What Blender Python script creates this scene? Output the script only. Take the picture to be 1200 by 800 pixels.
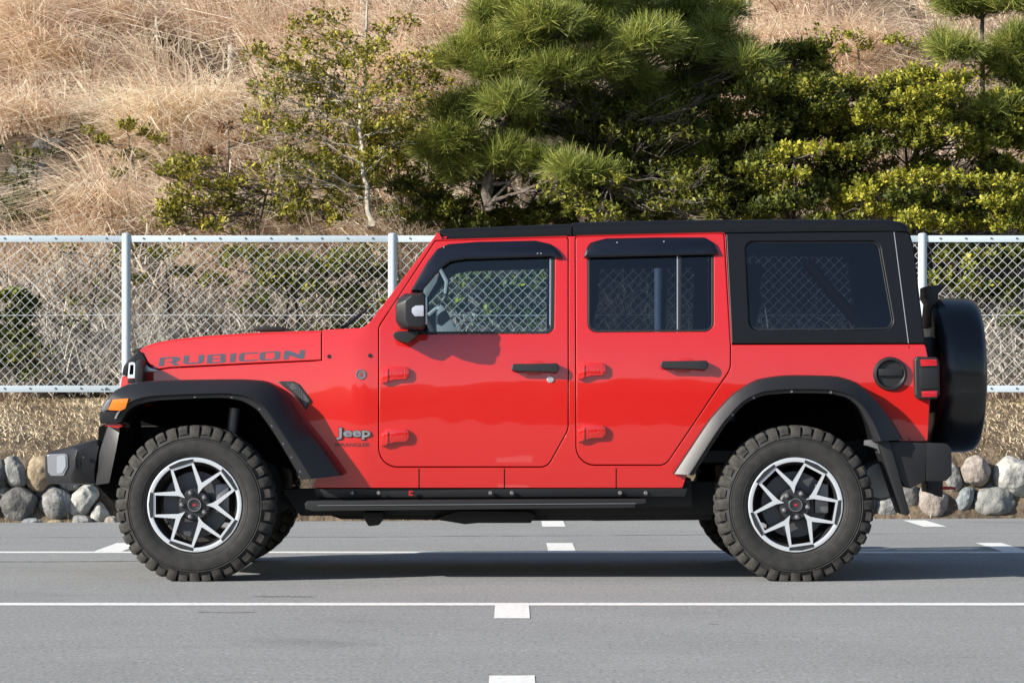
import bpy, bmesh, math, random
import numpy as np
from mathutils import Vector, Matrix, noise
from mathutils.geometry import delaunay_2d_cdt

# ------------------------------------------------------------------ camera, sky, sun, exposure
SC = bpy.context.scene
for o in list(bpy.data.objects):
    bpy.data.objects.remove(o)
COL = SC.collection
random.seed(7)
RNG = np.random.default_rng(11)
F = 3276.0            # focal length in pixels of a 1200 wide picture
CAMY, CAMZ, HOR = -14.0, 0.92, 466.0
cd = bpy.data.cameras.new('camera'); cam = bpy.data.objects.new('camera', cd); COL.objects.link(cam)
cam.location = (0, CAMY, CAMZ); cam.rotation_euler = (math.radians(90), 0, 0)
cd.sensor_width = 36; cd.lens = F / 1200 * 36
cd.shift_y = (HOR - 400) / 1200
cd.clip_start = 0.5; cd.clip_end = 2000
SC.camera = cam

SUNV = Vector((1.9, 0.98, -1.0)).normalized()      # the way the light travels
SUN_EL = math.asin(-SUNV.z)
SUN_ROT = math.atan2(-SUNV.x, -SUNV.y)
W = bpy.data.worlds.new('World'); SC.world = W; W.use_nodes = True
wn = W.node_tree
sky = wn.nodes.new('ShaderNodeTexSky'); sky.sky_type = 'NISHITA'; sky.sun_disc = False
sky.sun_elevation = SUN_EL; sky.sun_rotation = SUN_ROT
sky.air_density = 1.0; sky.dust_density = 0.6; sky.ozone_density = 1.5
bg = wn.nodes['Background']; bg.inputs['Strength'].default_value = 0.082
wn.links.new(sky.outputs[0], bg.inputs[0])
sl = bpy.data.lights.new('sun', 'SUN'); sl.energy = 5.0; sl.angle = math.radians(0.53); sl.color = (1, 0.95, 0.86)
sun = bpy.data.objects.new('sun', sl); COL.objects.link(sun)
sun.rotation_euler = SUNV.to_track_quat('-Z', 'Y').to_euler(); sun.location = (-20, -10, 15)
SC.view_settings.view_transform = 'Standard'; SC.view_settings.look = 'None'
SC.view_settings.exposure = 0.98; SC.view_settings.gamma = 1.0

# ------------------------------------------------------------------ helpers
def tag(o, label=None, cat=None, group=None, kind=None):
    if label: o['label'] = label
    if cat: o['category'] = cat
    if group: o['group'] = group
    if kind: o['kind'] = kind
    return o

def P(px, py, Y):
    s = (Y - CAMY) / F
    return (px - 600) * s, CAMZ + (HOR - py) * s

def mat(name, col, rough=0.6, metal=0.0, spec=0.5, coat=0.0):
    m = bpy.data.materials.new(name); m.use_nodes = True
    b = m.node_tree.nodes['Principled BSDF']
    b.inputs['Base Color'].default_value = (*col, 1); b.inputs['Roughness'].default_value = rough
    b.inputs['Metallic'].default_value = metal; b.inputs['Specular IOR Level'].default_value = spec
    b.inputs['Coat Weight'].default_value = coat; b.inputs['Coat Roughness'].default_value = 0.03
    return m

def nd(m, t, **k):
    n = m.node_tree.nodes.new(t)
    for a, v in k.items():
        if a in n.inputs: n.inputs[a].default_value = v
        else: setattr(n, a, v)
    return n

def noise_col(m, stops, scale=6, detail=6, src=None, coord='Object', rough=0.6, dist=0.0):
    """base colour from a noise through a ramp; returns the ramp"""
    nt = m.node_tree; b = nt.nodes['Principled BSDF']
    tc = nd(m, 'ShaderNodeTexCoord')
    n = nd(m, 'ShaderNodeTexNoise', Scale=scale, Detail=detail, Roughness=rough, Distortion=dist)
    nt.links.new(tc.outputs[coord], n.inputs['Vector'])
    r = nd(m, 'ShaderNodeValToRGB')
    el = r.color_ramp.elements
    while len(el) < len(stops): el.new(0.5)
    for e, (p, c) in zip(el, stops):
        e.position = p; e.color = (*c, 1)
    nt.links.new(n.outputs['Fac'], r.inputs['Fac'])
    nt.links.new(r.outputs['Color'], b.inputs['Base Color'])
    return r, n, tc

def add_bump(m, scale, strength, dist=0.01, detail=4, coord='Object', target='Normal'):
    nt = m.node_tree; b = nt.nodes['Principled BSDF']
    tc = nd(m, 'ShaderNodeTexCoord'); n = nd(m, 'ShaderNodeTexNoise', Scale=scale, Detail=detail)
    nt.links.new(tc.outputs[coord], n.inputs['Vector'])
    bu = nd(m, 'ShaderNodeBump', Strength=strength, Distance=dist)
    nt.links.new(n.outputs['Fac'], bu.inputs['Height']); nt.links.new(bu.outputs['Normal'], b.inputs[target])
    return bu

def glass(name, tint, ior=1.5, film=(1, 1, 1)):
    m = bpy.data.materials.new(name); m.use_nodes = True; nt = m.node_tree
    for n in list(nt.nodes):
        if n.type != 'OUTPUT_MATERIAL': nt.nodes.remove(n)
    out = nt.nodes[0]
    t = nd(m, 'ShaderNodeBsdfTransparent'); t.inputs[0].default_value = (*tint, 1)
    g = nd(m, 'ShaderNodeBsdfGlossy', Roughness=0.0); g.inputs[0].default_value = (*film, 1)
    fr = nd(m, 'ShaderNodeFresnel', IOR=ior); mx = nd(m, 'ShaderNodeMixShader')
    nt.links.new(fr.outputs[0], mx.inputs[0]); nt.links.new(t.outputs[0], mx.inputs[1]); nt.links.new(g.outputs[0], mx.inputs[2])
    nt.links.new(mx.outputs[0], out.inputs[0])
    return m

def link(name, me, mats, parent=None, loc=None):
    o = bpy.data.objects.new(name, me); COL.objects.link(o)
    for m in (mats if isinstance(mats, (list, tuple)) else [mats]): me.materials.append(m)
    if parent is not None:
        o.parent = parent
        if loc is None:
            w = Vector((0, 0, 0)); q = parent
            while q is not None:
                w += q.location; q = q.parent
            o.location = -w
        else: o.location = loc
    elif loc is not None: o.location = loc
    return o

def empty(name, loc, parent=None):
    o = bpy.data.objects.new(name, None); COL.objects.link(o); o.location = loc; o.empty_display_size = 0.2
    if parent: o.parent = parent
    return o

def from_bm(name, bm, mats, parent=None, loc=None, sharp=38):
    bmesh.ops.recalc_face_normals(bm, faces=bm.faces[:])
    me = bpy.data.meshes.new(name); bm.to_mesh(me); bm.free()
    for p in me.polygons: p.use_smooth = True
    me.set_sharp_from_angle(angle=math.radians(sharp))
    return link(name, me, mats, parent, loc)

def bm_loft(bm, rings, mi=0, cap=True, closed=True, bevel=0.0, seg=2):
    """rings of equal count of 3D points joined into one solid"""
    vs = [[bm.verts.new(p) for p in r] for r in rings]
    n = len(rings[0]); fs = []
    for a, b in zip(vs, vs[1:]):
        for i in range(n if closed else n - 1):
            fs.append(bm.faces.new((a[i], a[(i + 1) % n], b[(i + 1) % n], b[i])))
    if cap and closed:
        fs.append(bm.faces.new(vs[0][::-1])); fs.append(bm.faces.new(vs[-1]))
    for f in fs: f.material_index = mi
    bm.normal_update()
    if bevel > 0:
        es = set(e for f in fs for e in f.edges)
        es = [e for e in es if len(e.link_faces) == 2 and e.calc_face_angle(0) > 0.5]
        r = bmesh.ops.bevel(bm, geom=es, offset=bevel, segments=seg, affect='EDGES', profile=0.6, clamp_overlap=True)
        for f in r['faces']: f.material_index = mi
    return vs

def bm_box(bm, c, s, mi=0, bevel=0.0, rot=None):
    x, y, z = s[0] / 2, s[1] / 2, s[2] / 2
    R = rot if rot is not None else Matrix.Identity(3)
    f = lambda a, b, d: Vector(c) + R @ Vector((a, b, d))
    bm_loft(bm, [[f(-x, -y, -z), f(x, -y, -z), f(x, y, -z), f(-x, y, -z)],
                 [f(-x, -y, z), f(x, -y, z), f(x, y, z), f(-x, y, z)]], mi, True, True, bevel)

def bm_tube(bm, pts, rad, sides=8, mi=0, cap=True):
    pts = [Vector(p) for p in pts]; n = len(pts)
    rads = rad if isinstance(rad, (list, tuple)) else [rad] * n
    rings = []; up = Vector((0.13, 0.21, 0.97))
    for i, p in enumerate(pts):
        t = (pts[min(i + 1, n - 1)] - pts[max(i - 1, 0)]).normalized()
        if abs(t.dot(up)) > 0.95: u = t.cross(Vector((1, 0, 0))).normalized()
        else: u = t.cross(up).normalized()
        v = t.cross(u)
        rings.append([p + (u * math.cos(k * 2 * math.pi / sides) + v * math.sin(k * 2 * math.pi / sides)) * rads[i] for k in range(sides)])
    bm_loft(bm, rings, mi, cap)

def bm_lathe(bm, prof, n=48, axis='Y', c=(0, 0, 0), mi=0):
    """prof: list of (r, h); revolved about an axis through c"""
    rings = []
    for k in range(n):
        a = 2 * math.pi * k / n; ca, sa = math.cos(a), math.sin(a)
        if axis == 'Y': rings.append([Vector(c) + Vector((r * ca, h, r * sa)) for r, h in prof])
        elif axis == 'X': rings.append([Vector(c) + Vector((h, r * ca, r * sa)) for r, h in prof])
        else: rings.append([Vector(c) + Vector((r * ca, r * sa, h)) for r, h in prof])
    vs = [[bm.verts.new(p) for p in r] for r in rings]
    for k in range(n):
        a, b = vs[k], vs[(k + 1) % n]
        for i in range(len(prof) - 1):
            q = [a[i], b[i], b[i + 1], a[i + 1]]
            f = bm.faces.new(q); f.material_index = mi
    bmesh.ops.remove_doubles(bm, verts=[v for r in vs for v in r], dist=1e-6)

def quads(name, V, tint, mats, parent=None, extra=None, mi=None):
    """one mesh out of loose quads V (n,4,3) with a per-face tint"""
    n = len(V); me = bpy.data.meshes.new(name)
    me.vertices.add(n * 4); me.vertices.foreach_set('co', np.ascontiguousarray(V, dtype=np.float32).ravel())
    me.loops.add(n * 4); me.loops.foreach_set('vertex_index', np.arange(n * 4, dtype=np.int32))
    me.polygons.add(n); me.polygons.foreach_set('loop_start', np.arange(0, n * 4, 4, dtype=np.int32))
    if mi is not None: me.polygons.foreach_set('material_index', mi.astype(np.int32))
    at = me.attributes.new('tint', 'FLOAT', 'FACE'); at.data.foreach_set('value', np.asarray(tint, dtype=np.float32))
    me.update(calc_edges=True)
    return link(name, me, mats, parent)

def tint_mat(name, stops, rough=0.6, trans=0.25, spec=0.3):
    m = mat(name, (0.1, 0.1, 0.1), rough, spec=spec); nt = m.node_tree; b = nt.nodes['Principled BSDF']
    a = nd(m, 'ShaderNodeAttribute', attribute_name='tint'); r = nd(m, 'ShaderNodeValToRGB')
    el = r.color_ramp.elements
    while len(el) < len(stops): el.new(0.5)
    for e, (p, c) in zip(el, stops): e.position = p; e.color = (*c, 1)
    nt.links.new(a.outputs['Fac'], r.inputs['Fac']); nt.links.new(r.outputs[0], b.inputs['Base Color'])
    if trans > 0:
        t = nd(m, 'ShaderNodeBsdfTranslucent'); mx = nd(m, 'ShaderNodeMixShader'); mx.inputs[0].default_value = trans
        nt.links.new(r.outputs[0], t.inputs[0]); nt.links.new(b.outputs[0], mx.inputs[1]); nt.links.new(t.outputs[0], mx.inputs[2])
        nt.links.new(mx.outputs[0], nt.nodes['Material Output'].inputs[0])
    return m

def unit(a): return a / (np.linalg.norm(a, axis=-1, keepdims=True) + 1e-9)

# ------------------------------------------------------------------ terrain
def hill_z(X, Y):
    X = np.asarray(X, float); Y = np.asarray(Y, float)
    off = 0.10 * np.clip(X, -7, 7) * np.clip((8.5 - Y) / 1.2, 0, 1)
    yb = Y - off + 0.035 * np.sin(3.1 * X + 1) * np.sin(1.7 * X) * (Y < 8)
    z = np.interp(yb, [6.5, 6.95, 7.05, 7.2, 7.36, 7.62, 8.35, 9.3, 10, 40], [-.3, -.05, .02, .25, .47, .60, .86, .93, 1.2, 1.2 + 30 * .72])
    k = np.clip((Y - 9.0) / 1.5, 0, 1)
    z = z + k * (0.10 * np.sin(1.3 * X + 0.6 * Y) + 0.08 * np.sin(2.9 * X - 1.9 * Y + 1) + 0.05 * np.sin(5.3 * X + 4.1 * Y))
    return z

def hit(px, py):
    d = np.arange(20.0, 48, 0.02)
    X = (px - 600) / F * d; Z = CAMZ + (HOR - py) / F * d
    i = np.argmax(Z < hill_z(X, d + CAMY))
    return Vector((X[i], d[i] + CAMY, Z[i]))

def at(px, py, d):
    return Vector(((px - 600) / F * d, d + CAMY, CAMZ + (HOR - py) / F * d))

def grid_obj(name, xs, ys, zf, m):
    X, Y = np.meshgrid(xs, ys); Z = zf(X, Y); nx = len(xs)
    v = np.stack([X, Y, Z], -1).reshape(-1, 3); f = []
    for j in range(len(ys) - 1):
        for i in range(nx - 1):
            a = j * nx + i; f.append((a, a + 1, a + 1 + nx, a + nx))
    me = bpy.data.meshes.new(name); me.from_pydata(v.tolist(), [], f); me.update()
    for p in me.polygons: p.use_smooth = True
    return link(name, me, m)

# ground far and wide
m_earth = mat('earth', (0.16, 0.13, 0.09), 0.95)
noise_col(m_earth, [(0.3, (0.10, 0.085, 0.055)), (0.7, (0.20, 0.16, 0.11))], 1.2)
bm = bmesh.new(); bm_loft(bm, [[(-600, -600, -.03), (600, -600, -.03)], [(-600, 600, -.03), (600, 600, -.03)]], cap=False, closed=False)
tag(from_bm('ground', bm, m_earth), kind='structure')

# asphalt: fine aggregate, faint paving lanes, tar marks
m_asph = mat('asphalt', (0.12, 0.12, 0.12), 0.85, spec=0.35)
nt = m_asph.node_tree; b = nt.nodes['Principled BSDF']
tc = nd(m_asph, 'ShaderNodeTexCoord')
n1 = nd(m_asph, 'ShaderNodeTexNoise', Scale=62.0, Detail=7.0, Roughness=0.85)
n2 = nd(m_asph, 'ShaderNodeTexNoise', Scale=0.9, Detail=5.0, Roughness=0.6)
mp = nd(m_asph, 'ShaderNodeMapping'); mp.inputs['Scale'].default_value = (0.35, 5.0, 1)
n3 = nd(m_asph, 'ShaderNodeTexNoise', Scale=1.6, Detail=7.0, Roughness=0.65)
for n in (n1, n2): nt.links.new(tc.outputs['Object'], n.inputs['Vector'])
nt.links.new(tc.outputs['Object'], mp.inputs['Vector']); nt.links.new(mp.outputs[0], n3.inputs['Vector'])
def ramp(m, src, stops):
    r = nd(m, 'ShaderNodeValToRGB'); el = r.color_ramp.elements
    while len(el) < len(stops): el.new(0.5)
    for e, (p, c) in zip(el, stops): e.position = p; e.color = (c, c, c, 1) if not isinstance(c, tuple) else (*c, 1)
    m.node_tree.links.new(src, r.inputs[0]); return r
def mulc(m, a, b_, f=1.0):
    x = nd(m, 'ShaderNodeMix', data_type='RGBA', blend_type='MULTIPLY'); x.inputs[0].default_value = f
    m.node_tree.links.new(a, x.inputs[6]); m.node_tree.links.new(b_, x.inputs[7]); return x.outputs[2]
ra = ramp(m_asph, n1.outputs[0], [(0.36, (0.068, 0.070, 0.069)), (0.47, (0.222, 0.2245, 0.223)), (0.54, (0.255, 0.258, 0.256)), (0.66, (0.52, 0.525, 0.52))])
rb = ramp(m_asph, n2.outputs[0], [(0.3, 0.90), (0.7, 1.05)])
rc = ramp(m_asph, n3.outputs[0], [(0.25, 0.70), (0.36, 0.95), (0.6, 1.0), (0.8, 1.06)])
n4 = nd(m_asph, 'ShaderNodeTexNoise', Scale=17.0, Detail=9.0, Roughness=0.85); nt.links.new(tc.outputs['Object'], n4.inputs['Vector'])
rd = ramp(m_asph, n4.outputs[0], [(0.33, 0.74), (0.46, 0.97), (0.54, 1.03), (0.68, 1.3)])
n5 = nd(m_asph, 'ShaderNodeTexNoise', Scale=0.55, Detail=3.0, Roughness=0.55, Distortion=0.6); nt.links.new(tc.outputs['Object'], n5.inputs['Vector'])
re_ = ramp(m_asph, n5.outputs[0], [(0.28, 0.80), (0.36, 1.0)])
c1 = mulc(m_asph, mulc(m_asph, ra.outputs[0], rb.outputs[0]), rc.outputs[0])
nt.links.new(mulc(m_asph, mulc(m_asph, c1, rd.outputs[0]), re_.outputs[0]), b.inputs['Base Color'])
bu = nd(m_asph, 'ShaderNodeBump', Strength=0.5, Distance=0.004)
nt.links.new(n1.outputs[0], bu.inputs['Height']); nt.links.new(bu.outputs[0], b.inputs['Normal'])
bm = bmesh.new(); bm_loft(bm, [[(-90, -70, 0), (90, -70, 0)], [(-90, 6.2, 0), (90, 6.2, 0)], [(-90, 7.6, 0), (90, 7.6, 0)]], cap=False, closed=False)
tag(from_bm('asphalt', bm, m_asph), kind='structure')

# painted lines
m_paint = mat('road_paint', (0.78, 0.78, 0.76), 0.6)
r, n, t_ = noise_col(m_paint, [(0.30, (0.30, 0.30, 0.29)), (0.40, (0.62, 0.62, 0.60)), (0.7, (0.78, 0.78, 0.76))], 34, 10)
def stripe(name, x0, x1, d0, d1, z=0.002):
    bm = bmesh.new(); y0, y1 = d0 + CAMY, d1 + CAMY
    n = max(2, int((x1 - x0) / 0.06)) if x1 - x0 < 30 else 400
    lo = [(x0 + (x1 - x0) * i / n, y0 + random.uniform(-.004, .004), z) for i in range(n + 1)]
    hi = [(x0 + (x1 - x0) * i / n, y1 + random.uniform(-.004, .004), z) for i in range(n + 1)]
    bm_loft(bm, [lo, hi], cap=False, closed=False)
    return tag(from_bm(name, bm, m_paint), kind='structure')
stripe('parking_line', -16, 16, 12.38, 12.54)
stripe('parking_line', -16, 16, 16.56, 16.73)
for i in range(-3, 4):
    X = 0.30 + 2.72 * i
    stripe('parking_line', X - .083, X + .083, 16.735, 17.72)
    stripe('parking_line', X - .083, X + .083, 19.95, 21.0)
for i in range(-3, 4):
    X = 0.0 + 2.72 * i
    stripe('parking_line', X - .075, X + .075, 11.66, 12.375)
    stripe('parking_line', X - .075, X + .075, 8.2, 9.26)

# thin tar seams in the asphalt, plus a cast shadow drawn as a strip
m_seam_shadow = mat('tar_and_shade', (0.12, 0.12, 0.12), 0.8)
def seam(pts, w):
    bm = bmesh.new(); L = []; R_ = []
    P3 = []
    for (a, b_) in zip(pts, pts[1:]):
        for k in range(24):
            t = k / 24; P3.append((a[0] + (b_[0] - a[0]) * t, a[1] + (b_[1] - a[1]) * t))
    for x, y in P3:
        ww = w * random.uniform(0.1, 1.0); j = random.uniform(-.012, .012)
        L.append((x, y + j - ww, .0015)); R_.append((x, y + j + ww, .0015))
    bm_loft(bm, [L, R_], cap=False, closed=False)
    tag(from_bm('seam_and_shadow', bm, m_seam_shadow), kind='structure')
seam([(-6, 1.75), (-4, 1.72), (-2.6, 1.70), (-2.0, 1.78)], 0.035)  # cast shadow streak left of the front wheel, drawn as a dark strip
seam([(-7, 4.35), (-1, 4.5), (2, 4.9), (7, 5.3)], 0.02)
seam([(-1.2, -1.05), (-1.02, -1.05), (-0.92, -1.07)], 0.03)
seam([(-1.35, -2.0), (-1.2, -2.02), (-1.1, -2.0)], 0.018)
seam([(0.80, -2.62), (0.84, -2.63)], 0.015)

# hill behind the fence, earth bank in front of it
m_soil = mat('hill_soil', (0.2, 0.15, 0.1), 0.95, spec=0.2)
noise_col(m_soil, [(0.25, (0.035, 0.027, 0.02)), (0.5, (0.10, 0.075, 0.052)), (0.75, (0.22, 0.17, 0.115))], 3.5, 9, rough=0.7)
add_bump(m_soil, 9, 0.9, 0.06, 8)
xs = np.concatenate([[-60, -40, -25, -17], np.arange(-13, 13.01, 0.13), [17, 25, 40, 60]])
ys = np.concatenate([np.arange(6.6, 10.2, 0.09), np.arange(10.3, 22, 0.25), [24, 28, 34, 40]])
tag(grid_obj('hillside', xs, ys, hill_z, m_soil), kind='structure')

# low wooded hills across the lot, behind the camera (they show in the paint)
m_far = mat('far_hill', (0.05, 0.055, 0.03), 0.95)
noise_col(m_far, [(0.3, (0.025, 0.035, 0.016)), (0.7, (0.12, 0.10, 0.06))], 0.12, 8)
def far_z(X, Y):
    h = 9 + 3.5 * np.sin(X * .021 + 1) + 2.2 * np.sin(X * .06 + 2) + 1.2 * np.sin(X * .17) + .7 * np.sin(X * .41 + 1)
    return -0.5 + h * np.clip((-Y - 85) / 20, 0, 1)
tag(grid_obj('far_hills', np.linspace(-260, 260, 130), np.array([-140, -112, -105, -99, -93, -88, -84.]), far_z, m_far), kind='structure')

# ------------------------------------------------------------------ chain-link fence
FY = 8.5
def fence():
    m_galv = mat('galvanised_paint', (0.43, 0.50, 0.55), 0.45, spec=0.5)
    m_wire = mat('coated_wire', (0.43, 0.445, 0.45), 0.4, metal=0.0)
    m_bolt = mat('bolt_steel', (0.12, 0.12, 0.12), 0.5, metal=0.6)
    z1 = P(0, 280, FY)[1]; z0 = P(0, 455.5, FY)[1]; zm = P(0, 369, FY)[1]
    root = tag(empty('chain_link_fence', (0, FY, z0)), 'pale galvanised chain-link fence running along the top of the bank behind the car', 'fence')
    X0 = P(148, 0, FY)[0]; pitch = P(460, 0, FY)[0] - X0
    posts = [X0 + pitch * k for k in range(-3, 7)]
    posts = [x - (0.02 if k == 6 else 0) for k, x in enumerate(posts)]
    for x in posts:
        bm = bmesh.new(); zb = float(hill_z(x, FY)) - 0.15
        bm_tube(bm, [(x, FY, zb), (x, FY, z1 + .012), (x, FY, z1 + .04), (x, FY, z1 + .048)], [.036, .036, .034, .018], 16)
        from_bm('post', bm, m_galv, root)
    for x0, x1 in zip(posts, posts[1:]):
        for z, nm in ((z1, 'top_rail'), (z0, 'bottom_rail')):
            bm = bmesh.new()
            bm_box(bm, ((x0 + x1) / 2, FY - .012, z), (x1 - x0 - .06, .008, .052), 0, .002)
            bm_box(bm, ((x0 + x1) / 2, FY + .012, z + .024), (x1 - x0 - .06, .04, .006), 0, .001)
            k = x0 + .14
            while k < x1 - .1:
                bm_lathe(bm, [(0, -.006), (.007, -.006), (.008, 0)], 8, 'Y', (k, FY - .0165, z + .004), 1)
                k += .205
            if nm == 'bottom_rail':
                for q in (.05, .075, .105): bm_lathe(bm, [(0, -.005), (.006, -.005), (.007, 0)], 8, 'Y', (x1 - .09 - q, FY - .0165, z - .004), 1)
            from_bm(nm, bm, [m_galv, m_bolt], root)
        bm = bmesh.new(); bm_tube(bm, [(x0 + .03, FY, zm), ((x0 + x1) / 2, FY + .002, zm - .004), (x1 - .03, FY, zm)], .0032, 5)
        from_bm('tension_wire', bm, m_wire, root)
        # the woven wires of one bay: zigzags seen as crossing diagonals
        V = []; dx = .0405; lo, hi = z0 + .02, z1 - .02; r = .0023
        a0, a1 = x0 + .035, x1 - .035
        for sgn in (1, -1):
            k0 = int((a1 - a0 + (hi - lo)) / (2 * dx)) + 2
            for k in range(-k0, k0):
                c = a0 + 2 * dx * k
                # x = c + sgn*(z-lo)
                zs = []
                for xe in (a0, a1): zs.append(lo + (xe - c) * sgn)
                t0, t1 = max(lo, min(zs)), min(hi, max(zs))
                if t1 - t0 < .01: continue
                n = max(1, int((t1 - t0) / .081 + .5))
                zz = np.linspace(t0, t1, n + 1); xx = c + sgn * (zz - lo) + RNG.normal(0, .0014, n + 1)
                yy = FY + sgn * .0035 * np.where(np.arange(n + 1) % 2 == 0, 1, -1)
                A = np.stack([xx, yy, zz], 1); dirv = np.array([sgn, 0, 1.]) / 2 ** .5; u = np.array([1, 0, -sgn]) / 2 ** .5
                w = np.array([0, 1., 0]); ring = [u * r, w * r, -u * r, -w * r]
                for q in range(n):
                    for s in range(4):
                        V.append([A[q] + ring[s], A[q] + ring[(s + 1) % 4], A[q + 1] + ring[(s + 1) % 4], A[q + 1] + ring[s]])
        quads('wire_mesh', np.array(V), np.zeros(len(V)), m_wire, root)
fence()

# ------------------------------------------------------------------ boulders along the kerb
def stone_mat(name, a, b, c, sc=14):
    m = mat(name, b, 0.85, spec=0.3)
    noise_col(m, [(0.3, a), (0.5, b), (0.68, c)], sc, 9, rough=0.7)
    add_bump(m, 24, 0.9, 0.02, 9)
    return m
SM = [stone_mat('stone_grey', (.11, .11, .105), (.19, .19, .18), (.28, .275, .26)),
      stone_mat('stone_dark', (.05, .05, .048), (.10, .097, .093), (.16, .155, .145)),
      stone_mat('stone_tan', (.15, .115, .07), (.25, .195, .13), (.35, .29, .2)),
      stone_mat('stone_pale', (.19, .19, .175), (.32, .315, .29), (.45, .44, .41)),
      stone_mat('stone_pinkish', (.15, .125, .105), (.24, .205, .18), (.34, .30, .27)),
      stone_mat('stone_bluish', (.11, .12, .13), (.18, .195, .205), (.27, .28, .285)),
      stone_mat('stone_mottled', (.07, .07, .07), (.18, .177, .17), (.40, .39, .37), 9)]
def boulder(px, py, w, h, rot, mi, label, pointy=0.0, dy=0.0):
    Y = 7.13 + dy; X, Z = P(px, py, Y); Y += .1 * X; X, Z = P(px, py, Y)
    s = (Y - CAMY) / F
    bm = bmesh.new(); bmesh.ops.create_icosphere(bm, subdivisions=4, radius=1.0)
    sd = Vector((random.uniform(-50, 50), random.uniform(-50, 50), random.uniform(-50, 50)))
    R = Matrix.Rotation(math.radians(rot), 3, 'Y'); sx, sz = w / 2 * s, h / 2 * s; sy = min(max(sx, sz), 1.25 * min(sx, sz)) * .95
    for v in bm.verts:
        p = v.co.copy()
        q = Vector([math.copysign(abs(c) ** .86, c) for c in p])          # slightly blocky
        d = 1 + .20 * noise.noise(p * 1.1 + sd) + .09 * noise.noise(p * 2.4 + sd) + .03 * noise.noise(p * 6 + sd) + .012 * noise.noise(p * 15 + sd)
        q = q * d
        if pointy: q.x *= 1 - pointy * max(0, q.z)
        v.co = R @ Vector((q.x * sx, q.y * sy, q.z * sz))
    o = from_bm('boulder', bm, SM[mi], None, Vector((X, Y, Z)), sharp=80)
    tag(o, label, 'boulder', 'boulders set along the foot of the bank')
boulder(-3, 556, 26, 36, 0, 1, 'dark boulder cut by the left picture edge beside the upright stone')
boulder(17, 553, 25, 40, -16, 0, 'tall narrow light grey stone leaning left above the dark round boulder')
boulder(47, 555, 36, 42, 20, 2, 'tan brown boulder directly behind the tip of the front bumper', dy=.03)
boulder(22, 590, 42, 40, 10, 1, 'large dark grey rounded boulder below the tall narrow stone')
boulder(-16, 596, 26, 30, 0, 0, 'grey boulder at the far left end of the stone row')
boulder(66, 590, 38, 38, 35, 6, 'mottled grey boulder below the front bumper')
boulder(97, 587, 27, 44, 38, 3, 'pale leaning oblong stone between the mottled boulder and the front tyre')
boulder(117, 603, 24, 28, 0, 3, 'small white pointed stone touching the front tyre in view', .55)
boulder(38, 612, 23, 11, 5, 5, 'small flat bluish pebble in front of the dark round boulder', dy=-.1)
boulder(65, 613, 18, 9, 0, 2, 'small tan pebble at the foot of the mottled boulder', dy=-.1)
boulder(96, 610, 24, 13, 8, 0, 'small grey pebble at the foot of the pale oblong stone', dy=-.1)
boulder(48, 577, 20, 18, 10, 1, 'small dark stone wedged between the dark round and the mottled boulder', dy=.05)
boulder(82, 566, 24, 20, -15, 0, 'half-hidden grey stone just under the bumper between two larger ones', dy=.06)
boulder(4, 575, 18, 20, 0, 0, 'small grey stone wedged under the tall narrow stone at the left edge', dy=.05)
boulder(131, 611, 17, 13, 0, 4, 'low pinkish pebble half hidden by the front tyre', dy=-.1)
boulder(1040, 595, 34, 27, 5, 0, 'grey boulder between the rear tyre and the mud flap')
boulder(1067, 583, 20, 34, -10, 1, 'dark stone partly hidden behind the mud flap')
boulder(1091, 589, 40, 39, 5, 4, 'broad pinkish boulder under the rear bumper', dy=-.02)
boulder(1116, 563, 20, 40, -6, 0, 'upright grey stone behind the red tow hook', dy=.05)
boulder(1143, 553, 33, 37, -20, 4, 'round pinkish grey boulder below the spare wheel', dy=.02)
boulder(1129, 587, 19, 38, 28, 5, 'slim bluish stone leaning right beside the broad pinkish boulder', dy=-.03)
boulder(1163, 589, 50, 38, -14, 0, 'wide grey boulder right of the slim leaning stone')
boulder(1187, 559, 44, 48, 10, 3, 'largest pale round boulder near the right picture edge', dy=.03)
boulder(1160, 570, 14, 12, 0, 1, 'small dark stone wedged between the round pinkish and the largest pale boulder', dy=.05)
boulder(1182, 590, 16, 14, 20, 0, 'small grey stone under the largest pale boulder', dy=-.04)
boulder(1105, 572, 14, 14, 0, 1, 'small dark stone behind the tow hook', dy=.07)
boulder(1199, 596, 24, 27, 0, 2, 'yellowish tan boulder at the right picture edge')
for k in range(26):
    px = [150, 172, 186, 212, 236, 258, 284, 160, 199, 246, 1012, 985, 960, 938, 1000, 970, 945, 1228, 1258, 1284, 1240, 1272, -34, -60, -48, -88][k]
    hi = k in (7, 8, 9, 14, 15, 16, 20, 21, 24)
    boulder(px, (560 if hi else 588) + random.uniform(-4, 4), random.uniform(26, 40), random.uniform(28, 40), random.uniform(-30, 30), random.choice((0, 1, 2, 3, 4, 5, 6)), 'boulder continuing the row out of sight behind the car or past the frame')

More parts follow.
